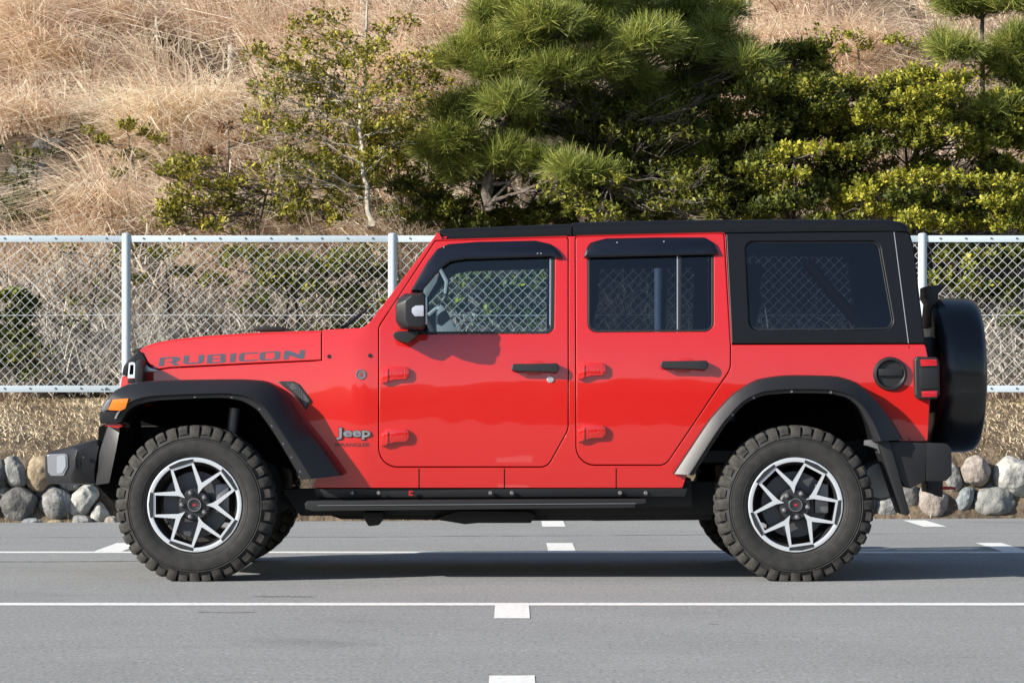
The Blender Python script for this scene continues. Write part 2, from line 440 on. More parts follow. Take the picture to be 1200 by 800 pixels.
# ------------------------------------------------------------------ dry grass
def blades(base, L, az, lean, droop, width, K=3):
    """arching ribbons -> quads (n*K,4,3)"""
    n = len(base); h = np.stack([np.cos(az), np.sin(az), np.zeros(n)], 1); up = np.array([0, 0, 1.])
    t = np.linspace(0, 1, K + 1)
    wd = unit(np.stack([-np.sin(az) + RNG.normal(0, .3, n) + .8, .25 * np.cos(az), RNG.normal(0, .25, n)], 1))
    pts = []
    for q in t:
        out = (lean * q + droop * q * q * .6)[:, None]; zz = (q - droop * .55 * q ** 2.4 - .2 * lean * q)[:, None]
        pts.append(base + L[:, None] * (h * out + up * zz))
    V = []
    for k in range(K):
        w0 = (width * (1 - .75 * t[k]))[:, None] / 2; w1 = (width * (1 - .75 * t[k + 1]))[:, None] / 2
        V.append(np.stack([pts[k] - wd * w0, pts[k] + wd * w0, pts[k + 1] + wd * w1, pts[k + 1] - wd * w1], 1))
    return np.concatenate(V), np.tile(np.arange(n), K)

m_grass = tint_mat('dry_grass', [(0.0, (.10, .065, .045)), (0.25, (.42, .275, .20)), (0.5, (.76, .58, .45)), (0.75, (.90, .75, .58)), (1.0, (.95, .88, .71))], .7, .42, .2)
def tufts(N, xr, pyw, nb, Lr, tint, tsd, az0=None, spread=1.2, width=.009, name=None):
    pass
def scatter_grass():
    Q = []; T = []; HOL = hit(28, 215)
    def field(cx, cy, cz, nb, L, t0, tsd, r, az0, azs, lean, droop, w=.012, gap=None):
        k = ((cx - HOL[0]) / .62) ** 2 + ((cy - HOL[1]) / .75) ** 2 > 1; cx, cy = cx[k], cy[k]
        if gap is not None:
            k = np.array([noise.noise(Vector((a * 1.9, b_ * 1.3, 4.0))) + .5 * noise.noise(Vector((a * 4.3, b_ * 3.1, 9.0))) > gap for a, b_ in zip(cx, cy)]); cx, cy = cx[k], cy[k]
        n = len(cx) * nb
        bx = np.repeat(cx, nb) + RNG.normal(0, r, n); by = np.repeat(cy, nb) + RNG.normal(0, r, n)
        bz = hill_z(bx, by) - .02
        az = az0 + RNG.normal(0, azs, n)
        LL = np.repeat(L * RNG.uniform(.75, 1.25, len(cx)), nb) * RNG.uniform(.5, 1.15, n)
        v, ix = blades(np.stack([bx, by, bz], 1), LL, az, np.abs(RNG.normal(lean, .15, n)), np.clip(RNG.normal(droop, .25, n), .05, 1.4), w * RNG.uniform(.6, 1.3, n))
        tt = np.clip(np.repeat(t0 + RNG.normal(0, tsd, len(cx)), nb) + RNG.normal(0, .20, n), 0, 1)
        Q.append(v); T.append(tt[ix])
    # whole slope
    n = 1000; cx = RNG.uniform(-7.5, 7.5, n); cy = RNG.uniform(10.25, 17.5, n)
    field(cx, cy, None, 20, .58, .55, .18, .08, -.5, 1.6, .35, .7, .012, gap=.0)
    n = 1500; cx = RNG.uniform(6.5, 15, n) * RNG.choice([-1, 1], n); cy = RNG.uniform(10, 18.5, n)
    field(cx, cy, None, 18, .75, .58, .18, .12, -.5, 1.6, .35, .7, .014, gap=-.1)
    # upper left meadow, leaning left and down hill
    n = 900; cx = RNG.uniform(-6, -.2, n); cy = RNG.uniform(11.0, 15.5, n)
    field(cx, cy, None, 30, .82, .62, .12, .07, math.pi * 1.25, 1.0, .30, .80, .013, gap=.02)
    # upper right meadow
    n = 480; cx = RNG.uniform(1.8, 6, n); cy = RNG.uniform(12.3, 16, n)
    field(cx, cy, None, 26, .74, .64, .12, .08, math.pi * 1.4, 1.5, .35, .85, .013, gap=-.1)
    # long separate stems that arch over
    n = 420; cx = RNG.uniform(-6, .3, n); cy = RNG.uniform(10.6, 15.5, n)
    field(cx, cy, None, 7, 1.05, .86, .1, .10, math.pi * 1.3, 1.0, .25, 1.15, .017)
    n = 160; cx = RNG.uniform(1.8, 6, n); cy = RNG.uniform(12.3, 16, n)
    field(cx, cy, None, 7, .95, .84, .1, .10, math.pi * 1.4, 1.5, .3, 1.15, .016)
    # pale arching clumps
    for px, py, m, L, t in ((205, 165, 9, 1.0, .92), (255, 150, 5, .9, .9), (165, 170, 4, .8, .85), (115, 262, 10, .95, .78), (95, 235, 5, .8, .7), (205, 268, 7, .75, .75),
                            (470, 110, 8, .8, .72), (520, 60, 6, .8, .72), (470, 185, 5, .75, .7), (900, 70, 8, .75, .72), (1010, 60, 8, .7, .7), (980, 95, 6, .6, .66),
                            (30, 150, 6, .8, .72), (60, 80, 8, .9, .72), (20, 40, 7, .9, .74), (150, 40, 7, .8, .66), (1180, 260, 3, .5, .6)):
        p = hit(px, py); m2 = m * 3
        cx = p.x + RNG.normal(0, .16, m2); cy = p.y + RNG.normal(0, .10, m2)
        field(cx, cy, None, 30, L, t, .05, .06, math.pi * 1.45, 1.0, .5, 1.15, .013)
    # weeds and straw at the foot of the slope and through the fence
    n = 170; cx = RNG.uniform(-8, 8, n); cy = RNG.uniform(8.9, 10.2, n)
    field(cx, cy, None, 18, .36, .5, .2, .08, -math.pi / 2, 1.8, .5, .8, .010)
    V = np.concatenate(Q); T_ = np.concatenate(T)
    tag(quads('dry_grass', V, T_, m_grass), kind='stuff')
scatter_grass()

m_straw = tint_mat('straw', [(0.0, (.20, .145, .085)), (0.35, (.50, .39, .25)), (0.7, (.70, .57, .39)), (1.0, (.84, .73, .52))], .75, .15, .2)
def turf():
    n = 60000
    x = RNG.uniform(-7.5, 7.5, n); y = 7.27 + .1 * x * .9 + RNG.uniform(0, 1, n) ** .9 * (1.66 - .09 * x)
    low = RNG.uniform(0, 1, n) < .035
    y = np.where(low, 6.98 + .1 * x + RNG.uniform(-.06, .10, n), y)
    z = hill_z(x, y)
    v, ix = blades(np.stack([x, y, z - .006], 1), RNG.uniform(.02, .065, n), RNG.uniform(0, 6.28, n), np.abs(RNG.normal(.5, .35, n)), RNG.uniform(.2, 1, n), RNG.uniform(.005, .011, n), 2)
    pat = .5 + .2 * np.sin(2.2 * x + 1) * np.sin(3.1 * y) + .14 * np.sin(7 * x + 3 * y)
    t = np.clip(pat + RNG.normal(.05, .2, n), 0, 1)
    tag(quads('dry_turf', v, t[ix], m_straw), kind='stuff')
turf()

# grey dead stems tangled along the foot of the slope
m_twig = tint_mat('dead_twigs', [(0.0, (.05, .042, .036)), (0.35, (.20, .17, .145)), (0.7, (.46, .41, .35)), (1.0, (.78, .71, .60))], .8, .0, .2)
def brush():
    Q = []; T = []
    def patch(n, xr, yr, L, z0=0.0, z1=.35, t0=.5):
        x = RNG.uniform(*xr, n); y = RNG.uniform(*yr, n); z = hill_z(x, y) + RNG.uniform(z0, z1, n)
        az = RNG.uniform(0, 6.28, n); el = RNG.normal(.25, .5, n)
        v, ix = blades(np.stack([x, y, z], 1), L * RNG.uniform(.4, 1.3, n), az, np.clip(1 - np.abs(el), .2, 1.2), RNG.uniform(.1, .9, n), RNG.uniform(.006, .013, n), 3)
        Q.append(v); T.append(np.clip(t0 + RNG.normal(0, .28, n), 0, 1)[ix])
    patch(7000, (-7, 7), (9.0, 10.7), .36)
    patch(1500, (-7, 7), (9.0, 10.5), .22, 0, .15, .85)
    patch(1500, (-5.3, -2.6), (9.0, 10.4), .45, t0=.55)
    patch(900, (3.9, 5.6), (9.0, 10.0), .5, 0, .5, .75)
    patch(800, (-3.9, -2.9), (8.95, 9.7), .45, 0, .35, .8)
    patch(1800, (-7, 7), (10.3, 14), .4, 0, .4, .4)
    tag(quads('dead_brush', np.concatenate(Q), np.concatenate(T), m_twig), kind='stuff')
brush()

# ------------------------------------------------------------------ trees and shrubs
m_bark = mat('bark', (.12, .1, .085), .9, spec=.2); noise_col(m_bark, [(.3, (.05, .042, .036)), (.55, (.15, .125, .105)), (.75, (.27, .24, .21))], 26, 7); add_bump(m_bark, 45, .7, .012)
m_palebark = mat('pale_bark', (.4, .36, .3), .85, spec=.2); noise_col(m_palebark, [(.3, (.2, .175, .14)), (.6, (.42, .38, .31)), (.8, (.55, .51, .44))], 18, 6)
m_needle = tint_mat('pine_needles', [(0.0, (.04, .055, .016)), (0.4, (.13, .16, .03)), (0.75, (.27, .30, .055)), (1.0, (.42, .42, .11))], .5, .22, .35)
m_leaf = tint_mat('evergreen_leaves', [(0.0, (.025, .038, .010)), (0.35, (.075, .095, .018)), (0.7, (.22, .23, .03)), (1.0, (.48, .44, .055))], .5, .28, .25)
m_leafd = tint_mat('dark_leaves', [(0.0, (.035, .042, .012)), (0.4, (.095, .11, .022)), (0.75, (.19, .20, .03)), (1.0, (.36, .33, .05))], .5, .25, .2)  # dark leaf colour, also put where the foliage only lies in shade
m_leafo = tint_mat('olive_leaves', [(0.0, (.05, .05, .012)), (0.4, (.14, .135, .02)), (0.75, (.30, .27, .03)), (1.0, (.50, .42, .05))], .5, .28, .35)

def leaf_clump(c, rx, ry, rz, n, size, t0, tsd=.19, per=11, up=.9):
    """rosettes of leaves spread through the shell of an ellipsoid"""
    m = max(3, n // per); d = unit(RNG.normal(0, 1, (m, 3)))
    d[:, 2] = np.where(d[:, 2] < -.35, -d[:, 2] * .6, d[:, 2])
    rr = RNG.uniform(.25, 1, m) ** .45
    lump = 1 + .22 * np.sin(5 * d[:, 0] + c[0] * 7) * np.cos(4 * d[:, 2] + c[2] * 5)
    pc = np.array(c) + d * (rr * lump)[:, None] * np.array([rx, ry, rz])
    ax = unit(d * .55 + np.array([0, -.12, up]) + RNG.normal(0, .35, (m, 3)))
    N = m * per; ax = np.repeat(ax, per, 0); pc = np.repeat(pc, per, 0)
    a = RNG.uniform(0, 6.28, N)[:, None]
    e1 = unit(np.cross(ax, RNG.normal(0, 1, (N, 3)))); e2 = np.cross(ax, e1)
    rad = np.cos(a) * e1 + np.sin(a) * e2
    up_ = RNG.uniform(.15, 1.3, N)[:, None]
    L = (size * RNG.uniform(.6, 1.25, N))[:, None]
    dirv = unit(rad + ax * up_); side = unit(np.cross(dirv, ax))
    st = pc + ax * RNG.uniform(-.05, .03, N)[:, None] + dirv * L * .15
    bend = ax * L * .10
    mid = st + dirv * L * .5 + bend
    V = np.stack([st, mid + side * L * .26, st + dirv * L, mid - side * L * .26], 1)
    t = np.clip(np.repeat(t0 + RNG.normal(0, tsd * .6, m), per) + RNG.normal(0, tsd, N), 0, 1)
    return V, t

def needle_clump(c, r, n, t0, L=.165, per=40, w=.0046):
    """shoot tufts: needles fanning round upward shoots"""
    d = unit(RNG.normal(0, 1, (n, 3))); d[:, 2] = np.abs(d[:, 2]) * .8 - .15
    pc = np.array(c) + d * (RNG.uniform(.1, 1, n) ** .5)[:, None] * np.array([r, r, r * .8])
    ax = unit(d * np.array([1, 1, .5]) * .9 + np.array([0, -.1, .65]) + RNG.normal(0, .42, (n, 3)))
    N = n * per; A = np.repeat(ax, per, 0); S = np.repeat(pc, per, 0)
    e1 = unit(np.cross(A, RNG.normal(0, 1, (N, 3))))
    th = RNG.uniform(.12, 1.15, N)[:, None]
    dv = unit(A * np.cos(th) + e1 * np.sin(th))
    st = S + A * (RNG.uniform(-.12, .05, N))[:, None]
    LL = (L * RNG.uniform(.7, 1.2, N))[:, None]
    side = unit(np.cross(dv, RNG.normal(0, 1, (N, 3)))) * w / 2
    e = st + dv * LL
    V = np.stack([st - side, st + side, e + side * .5, e - side * .5], 1)
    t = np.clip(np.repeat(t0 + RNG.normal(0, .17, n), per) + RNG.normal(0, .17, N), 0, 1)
    return V, t

def crooked(a, b, n=5, j=.05):
    a, b = Vector(a), Vector(b); L = (b - a).length
    return [a.lerp(b, k / n) + (Vector((random.gauss(0, j), random.gauss(0, j), random.gauss(0, j))) * L if 0 < k < n else Vector()) for k in range(n + 1)]

def tree(name, label, cat, trunk, radii, blobs, kind, mats, group=None, limb=.022, dens=1.0, size=.05, trunk_name='trunk', attach=None):
    """trunk: list of points; blobs: (centre, r, tint) -> crown; each blob is carried by a limb"""
    root = tag(empty(name, trunk[0]), label, cat, group)
    bm = bmesh.new()
    sm = []
    for a, b_ in zip(trunk, trunk[1:]):
        for k in range(4):
            sm.append(Vector(a).lerp(Vector(b_), k / 4))
    sm.append(Vector(trunk[-1])); m = len(sm)
    sm = [p + (Vector((random.gauss(0, .008), random.gauss(0, .008), 0)) if 0 < i < m - 1 else Vector()) for i, p in enumerate(sm)]
    rr = list(np.interp(np.linspace(0, 1, m), np.linspace(0, 1, len(radii)), radii))
    bm_tube(bm, sm, rr, 9)
    Q = []; T = []
    for c, r, t in blobs:
        c = Vector(c)
        cand = [(abs(p.z - (c.z - .35 * (Vector((p.x, p.y, 0)) - Vector((c.x, c.y, 0))).length)) + .3 * (p - c).length, i) for i, p in enumerate(sm)]
        i = min(cand)[1]; p = sm[i]
        r0 = min(rr[i] * .7, limb * min(1, r / .26))
        pts = crooked(p, c, 5, .04); bm_tube(bm, pts, list(np.linspace(r0, .004, len(pts))), 6)
        for k in range(4):
            e = c + Vector((random.uniform(-1, 1), random.uniform(-1, 1), random.uniform(-.3, .5))) * r * .8
            s_ = pts[random.choice((2, 3, 4))]
            q = crooked(s_, e, 3, .06); bm_tube(bm, q, list(np.linspace(r0 * .45, .0025, len(q))), 5)
        if kind == 'pine':
            v, tt = needle_clump(c, r, max(4, int(165 * dens * r * r / .1)), t)
        elif kind == 'spray':
            v, tt = leaf_clump(c, r, r * .8, r * .5, int(2000 * dens * r * r / .1), size, t)
        elif kind == 'loose':
            v, tt = leaf_clump(c, r * 1.35, r * 1.1, r * .95, int(1150 * dens * r * r / .1), size, t, per=7)
        else:
            v, tt = leaf_clump(c, r, r * .9, r * .62, int(3000 * dens * r * r / .1), size, t)
        Q.append(v); T.append(tt)
    from_bm(trunk_name, bm, mats[1], root)
    quads('crown', np.concatenate(Q), np.concatenate(T), mats[0], root)
    return root

S_ = lambda px: px / F * 25      # picture pixels to metres at the trees' distance

def blobs(lst, d, jd=.35):  # some tints carry sun on upper clumps and shade on lower ones
    return [(at(px, py, d + random.uniform(-jd, jd)), S_(r), t) for px, py, r, t in lst]

def fill(x0, x1, y0, y1, n, r, t, dt=.12):
    return [(random.uniform(x0, x1), random.uniform(y0, y1), r * random.uniform(.7, 1.25), t + random.uniform(-dt, dt)) for _ in range(n)]
# large pine over the car
tree('pine_tree', 'large bright green pine whose needle clumps spread above the front half of the car roof', 'tree',
     [hit(569, 262), at(571, 240, 24.0), at(574, 190, 24.0), at(600, 130, 24.1), at(640, 60, 24.2), at(660, -20, 24.3), at(668, -110, 24.4)], [.062, .055, .05, .045, .04, .03, .012],
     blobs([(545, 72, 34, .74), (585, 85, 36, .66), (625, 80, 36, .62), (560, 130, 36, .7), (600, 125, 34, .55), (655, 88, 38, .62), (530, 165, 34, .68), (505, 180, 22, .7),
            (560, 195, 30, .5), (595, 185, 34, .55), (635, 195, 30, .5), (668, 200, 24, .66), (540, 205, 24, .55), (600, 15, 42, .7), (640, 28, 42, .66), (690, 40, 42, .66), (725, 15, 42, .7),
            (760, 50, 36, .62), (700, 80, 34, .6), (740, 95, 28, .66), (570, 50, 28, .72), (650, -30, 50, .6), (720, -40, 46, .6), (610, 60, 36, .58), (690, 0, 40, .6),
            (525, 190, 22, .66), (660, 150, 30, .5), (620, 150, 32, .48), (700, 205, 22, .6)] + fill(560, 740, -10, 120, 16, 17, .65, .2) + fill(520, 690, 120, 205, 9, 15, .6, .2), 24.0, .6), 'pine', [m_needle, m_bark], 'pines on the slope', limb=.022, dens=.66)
tree('pine_tree', 'second pine, darker, right of the large pine and half in its shade', 'tree',
     [hit(722, 262), at(722, 230, 24.6), at(725, 150, 24.7), at(735, 80, 24.8), at(745, 0, 24.9), at(750, -60, 24.9)], [.06, .055, .05, .04, .03, .012],
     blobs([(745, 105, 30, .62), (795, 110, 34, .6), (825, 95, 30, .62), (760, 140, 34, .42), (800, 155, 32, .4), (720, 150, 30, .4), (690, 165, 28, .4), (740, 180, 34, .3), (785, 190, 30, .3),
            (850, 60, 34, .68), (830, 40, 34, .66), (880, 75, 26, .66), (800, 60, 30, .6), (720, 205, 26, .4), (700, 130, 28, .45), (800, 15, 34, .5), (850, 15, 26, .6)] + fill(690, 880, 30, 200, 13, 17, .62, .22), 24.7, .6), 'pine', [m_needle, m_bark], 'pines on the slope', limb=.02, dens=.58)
tree('pine_tree', 'slim young pine at the upper right corner with loose feathery clumps', 'tree',
     [hit(1147, 262), at(1150, 180, 24.6), at(1152, 90, 24.7), at(1150, 0, 24.8), at(1150, -70, 24.8)], [.03, .026, .022, .018, .006],
     blobs([(1125, 5, 30, .55), (1165, 0, 34, .5), (1185, 5, 30, .6), (1120, 62, 24, .66), (1108, 55, 18, .7), (1175, 70, 30, .55), (1190, 85, 28, .55), (1160, 135, 28, .66), (1175, 150, 26, .6), (1200, 140, 30, .5),
            (1185, 165, 24, .55), (1140, 10, 26, .4), (1200, 50, 26, .5), (1225, 100, 40, .5)], 24.5), 'pine', [m_needle, m_bark], 'pines on the slope', limb=.014, dens=.8)

# slender sapling at the left with sprays of small leaves
tree('slender_tree', 'slender young tree with pale crooked trunk and olive leaf sprays left of the pine', 'tree',
     [hit(433, 268), at(434, 262, 23.6), at(427, 205, 23.7), at(421, 150, 23.8), at(428, 90, 23.9), at(430, 30, 24.0), at(432, -30, 24.0)], [.026, .024, .02, .018, .014, .010, .005],
     blobs([(350, 105, 26, .6), (375, 130, 24, .55), (330, 85, 20, .55), (395, 85, 24, .6), (360, 60, 22, .6), (400, 50, 20, .6), (455, 85, 26, .68), (490, 95, 26, .6), (515, 100, 18, .6), (470, 110, 22, .55),
            (375, 165, 26, .5), (345, 150, 18, .5), (405, 185, 24, .5), (455, 150, 22, .55), (480, 165, 20, .5), (440, 190, 22, .5), (320, 120, 18, .55), (340, 185, 18, .45), (385, 25, 18, .5), (300, 70, 14, .55), (440, 60, 18, .6),
            (470, 30, 16, .55), (355, 85, 20, .6), (325, 155, 20, .5), (380, 105, 20, .6), (430, 115, 20, .6), (410, 140, 20, .5), (365, 195, 24, .5), (390, 215, 22, .45), (330, 205, 20, .5), (500, 135, 20, .55), (495, 70, 18, .62), (420, 75, 18, .6), (450, 40, 16, .55), (355, 35, 18, .55), (310, 105, 16, .5)], 23.7, .3), 'loose', [m_leafo, m_palebark], limb=.007, dens=.95, size=.042)
# the other shrubs of the slope: label, base, blobs, density
def shrub(label, base, bl, kind='bush', mats=None, dens=.9, size=.042, d=None, grp='evergreen shrubs on the slope', name='evergreen_shrub', jd=.25):
    b0 = hit(*base); dd = d if d else b0.y - CAMY - .25
    tx = (bl[0][0] + base[0]) / 2
    top = at(tx, min(b[1] for b in bl) + 12, dd)
    tree(name, label, 'shrub', [b0 - Vector((0, 0, .05)), b0.lerp(top, .5) + Vector((random.uniform(-.05, .05), 0, 0)), top], [.022, .016, .005], blobs(bl, dd, jd), kind, mats or [m_leaf, m_bark], grp, .012, dens, size, 'stem')
shrub('small leafy sapling with tiered sprays amid the pale grass at the left', (155, 235), [(148, 148, 15, .6), (170, 158, 13, .55), (160, 185, 22, .55), (195, 195, 20, .5), (120, 165, 12, .5), (185, 165, 14, .6), (100, 155, 10, .5), (140, 205, 14, .45)], 'spray', [m_leafo, m_bark], .75, .046)
shrub('low round olive shrub above the fence right of the left fence post', (245, 285), [(250, 240, 24, .5), (225, 255, 18, .45), (280, 250, 20, .5), (265, 222, 16, .55)], 'bush', [m_leafo, m_bark], .7)
shrub('yellow-green shrub just left of the slender tree above the fence', (335, 285), [(335, 252, 24, .72), (365, 258, 18, .75), (310, 248, 18, .5), (350, 235, 14, .6)], 'bush', None, .8)
shrub('olive shrub around the foot of the slender tree', (405, 285), [(400, 225, 26, .55), (380, 245, 20, .55), (430, 240, 22, .6), (455, 215, 22, .5), (415, 205, 20, .5), (385, 205, 16, .45)], 'spray', [m_leafo, m_bark], .8)
shrub('low green shrub between the slender tree and the large pine trunk', (500, 285), [(485, 225, 24, .4), (510, 235, 24, .42), (470, 250, 22, .5), (530, 258, 18, .62), (500, 262, 18, .62), (545, 240, 16, .35)], 'bush', None, .8)
shrub('low leafy shrub right behind the front of the car roof', (590, 290), [(600, 255, 16, .5), (630, 258, 15, .45), (660, 250, 17, .5), (575, 262, 14, .6)], 'bush', [m_leafd, m_bark], .7)
shrub('shrub tinted dark for the shade under the second pine', (710, 290), [(705, 235, 26, .35), (680, 250, 22, .4), (735, 240, 24, .3), (760, 228, 24, .3), (740, 260, 20, .35), (700, 215, 20, .5)], 'bush', [m_leafd, m_bark], .8, d=23.9)
shrub('tall shrub tinted dark for deep shade right of the second pine', (815, 290), [(800, 215, 32, .2), (830, 200, 32, .25), (815, 240, 30, .2), (850, 225, 30, .25), (780, 245, 26, .22), (840, 175, 28, .3), (800, 185, 26, .3), (860, 250, 24, .25)], 'bush', [m_leafd, m_bark], .85, d=24.1)  # low tints put the pine's shade into the leaf colour
shrub('dark glossy shrub with a crest tinted sunlit yellow in the middle of the right slope', (905, 290), [(900, 155, 30, .35), (930, 140, 26, .4), (880, 130, 28, .45), (905, 185, 28, .3), (875, 165, 28, .3), (950, 160, 26, .35), (890, 105, 26, .5), (915, 95, 22, .55)], 'bush', [m_leafd, m_bark], .85, d=24.0)
shrub('yellow-topped shrub with two tiers tinted sunlit above the rear door', (930, 290), [(935, 180, 24, 0.84), (912, 186, 15, 0.74), (962, 174, 15, 0.80), (905, 208, 19, 0.77), (935, 208, 17, 0.77), (880, 200, 16, .65), (930, 240, 30, .3), (960, 225, 26, .3), (900, 245, 26, .25)], 'spray', None, 1.1, d=23.5)  # upper clumps tinted yellow as sunlit, lower ones dark as shaded
shrub('big yellow-green shrub at the right with upright bright branches', (1075, 285), [(1080, 92, 26, 0.77), (1105, 115, 29, 0.77), (1065, 118, 22, 0.77), (1090, 140, 26, 0.74), (1115, 160, 24, 0.72), (1045, 100, 20, .7), (1075, 165, 26, .6), (1120, 95, 19, 0.72), (1050, 150, 22, .75), (1015, 130, 17, 0.72), (1020, 142, 19, 0.77), (1140, 180, 19, 0.77)], 'bush', None, .85, d=23.8)
shrub('dark shrub with bright lower tips left of the big yellow-green one', (1010, 290), [(1000, 165, 28, .35), (975, 130, 24, .5), (960, 105, 22, .6), (1000, 110, 22, .6), (1030, 175, 26, .4), (985, 195, 26, .3), (990, 100, 16, .75)], 'bush', [m_leafd, m_bark], .85, d=23.9)
shrub('broad flat-topped shrub tinted sunlit yellow on top beside the rear roof corner', (1090, 295), [(1050, 210, 19, 0.84), (1085, 208, 19, 0.77), (1115, 212, 21, 0.74), (1140, 215, 17, 0.72), (1065, 235, 30, .3), (1100, 240, 30, .25), (1135, 245, 28, .3), (1020, 215, 18, .7)], 'spray', None, 1.1, d=23.4)  # bright top and dark base tints stand for sun and shade
shrub('upright yellow-green shrub rising behind the rear end of the roof', (1000, 300), [(1005, 232, 22, .9), (985, 245, 20, .82), (1025, 250, 20, .85), (1000, 262, 20, .6), (965, 260, 18, .5)], 'bush', None, .9, d=23.4)
shrub('bright leafy shrub spilling over the fence right of the roof', (1080, 310), [(1070, 258, 21, 0.82), (1100, 265, 19, 0.72), (1050, 268, 15, 0.72), (1125, 262, 20, .75)], 'bush', None, .85, d=23.2)
shrub('green shrub at the right picture edge above the fence', (1180, 305), [(1185, 225, 24, .78), (1205, 240, 26, .75), (1165, 240, 20, .7), (1150, 262, 20, .7), (1185, 265, 24, .65)], 'bush', None, .85, d=23.5)
shrub('small tufted shrub high on the right slope below the dry grass', (1010, 120), [(1000, 42, 12, .7), (1015, 55, 14, .75), (1050, 50, 16, .75), (1070, 58, 14, .7), (985, 60, 12, .65), (1085, 50, 10, .7)], 'spray', None, .9)
shrub('dense green bush filling the fence bay at the left picture edge', (22, 455), [(18, 400, 26, .42), (35, 420, 24, .48), (8, 425, 24, .4), (22, 375, 20, .42), (45, 440, 18, .45), (15, 350, 16, .4), (35, 360, 14, .4)], 'bush', [m_leaf, m_bark], .7, .055, 23.2, jd=.12)
shrub('thin olive shrub behind the fence above the bonnet', (330, 400), [(345, 310, 22, .5), (320, 330, 22, .45), (365, 340, 22, .5), (390, 315, 20, .5), (300, 300, 18, .45), (410, 345, 20, .55), (440, 320, 22, .45)], 'spray', [m_leafo, m_bark], .8, d=23.3, jd=.15)
shrub('faint shrub behind the fence right of the left fence post', (200, 400), [(190, 300, 18, .5), (215, 320, 16, .45), (250, 330, 20, .45), (270, 300, 16, .5), (165, 330, 14, .5)], 'spray', [m_leafo, m_bark], .6, d=23.4, jd=.15)
shrub('green shrub seen through the front side window', (600, 420), [(560, 330, 26, .5), (600, 345, 26, .45), (640, 330, 26, .45), (580, 370, 24, .5), (625, 375, 24, .45), (530, 360, 22, .5), (545, 310, 20, .4), (610, 305, 22, .4)], 'bush', None, .6, .055, 23.5, jd=.15)
shrub('sunlit shrub behind the fence above the spare wheel', (1130, 420), [(1120, 300, 24, .65), (1150, 310, 24, .6), (1180, 305, 24, .55), (1140, 340, 22, .55), (1170, 345, 22, .5), (1105, 330, 18, .55), (1195, 340, 22, .5), (1190, 380, 18, .4)], 'bush', [m_leaf, m_bark], .7, .055, 23.3, jd=.15)
shrub('dusky shrub in the hollow at the left picture edge above the fence', (20, 270), [(15, 215, 18, .25), (35, 235, 18, .3), (5, 245, 18, .25), (30, 195, 12, .35), (50, 255, 14, .3)], 'bush', [m_leafd, m_bark], .5)
shrub('reddish brown withered shrub amid the grass left of the slender tree', (270, 235), [(265, 150, 16, .2), (290, 165, 20, .25), (245, 180, 18, .2), (300, 195, 18, .3), (270, 205, 18, .2), (310, 140, 14, .3)], 'spray', [tint_mat('withered_leaves', [(0.0, (.09, .045, .02)), (.5, (.22, .11, .05)), (1.0, (.36, .2, .08))], .7, .2, .2), m_bark], .5, .035)

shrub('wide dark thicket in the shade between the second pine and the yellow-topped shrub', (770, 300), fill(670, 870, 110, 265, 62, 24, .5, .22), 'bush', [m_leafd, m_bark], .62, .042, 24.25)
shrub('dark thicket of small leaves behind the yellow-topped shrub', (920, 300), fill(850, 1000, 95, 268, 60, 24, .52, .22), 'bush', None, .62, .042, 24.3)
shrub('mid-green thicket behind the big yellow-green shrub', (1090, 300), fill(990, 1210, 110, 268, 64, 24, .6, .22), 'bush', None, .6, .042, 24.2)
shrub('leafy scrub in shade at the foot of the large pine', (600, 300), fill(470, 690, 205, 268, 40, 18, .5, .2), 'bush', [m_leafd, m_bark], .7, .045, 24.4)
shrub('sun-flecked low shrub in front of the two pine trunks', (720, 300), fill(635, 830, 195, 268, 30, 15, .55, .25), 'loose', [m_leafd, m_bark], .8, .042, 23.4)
shrub('dark green scrub behind the fence above the bonnet', (360, 420), fill(255, 460, 288, 400, 40, 15, .42, .2), 'loose', [m_leafd, m_bark], .8, .042, 23.15, jd=.12)
shrub('patchy low weeds behind the fence in the leftmost bay', (90, 450), fill(55, 150, 285, 445, 16, 11, .4, .2), 'loose', [m_leafo, m_bark], .5, .04, 23.2, jd=.1)
shrub('light green bushes high on the slope left of the bare grass patch', (880, 120), fill(790, 980, 42, 118, 28, 15, .68, .2), 'loose', None, .8, .042, 24.95)
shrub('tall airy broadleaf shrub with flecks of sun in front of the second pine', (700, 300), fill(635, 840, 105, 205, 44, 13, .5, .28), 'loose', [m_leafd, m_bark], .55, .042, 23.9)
shrub('loose olive scrub along the fence top left of the slender tree', (300, 300), fill(190, 430, 190, 272, 60, 14, .55, .2), 'loose', [m_leafo, m_bark], .8, .045, 24.0)
shrub('airy olive scrub half way up the slope behind the slender tree', (380, 220), fill(290, 480, 60, 200, 44, 13, .6, .2), 'loose', [m_leafo, m_bark], .6, .042, 24.6)
shrub('mixed olive scrub right of the slender tree', (480, 300), fill(420, 540, 120, 265, 40, 16, .58, .2), 'loose', [m_leafo, m_bark], .8, .045, 24.6)
shrub('bright yellow-leaved scrub along the fence top at the right edge', (1150, 300), fill(1085, 1210, 205, 270, 22, 15, .7, .28), 'loose', None, .8, .042, 23.5)
shrub('yellow-green thicket high on the right below the dry grass', (1060, 200), fill(985, 1150, 80, 175, 34, 15, .7, .28), 'loose', None, .8, .042, 24.4)
shrub('green undergrowth half way up the slope above the rear door', (860, 150), fill(770, 960, 55, 130, 40, 19, .62, .2), 'bush', None, .8, .042, 25.2)

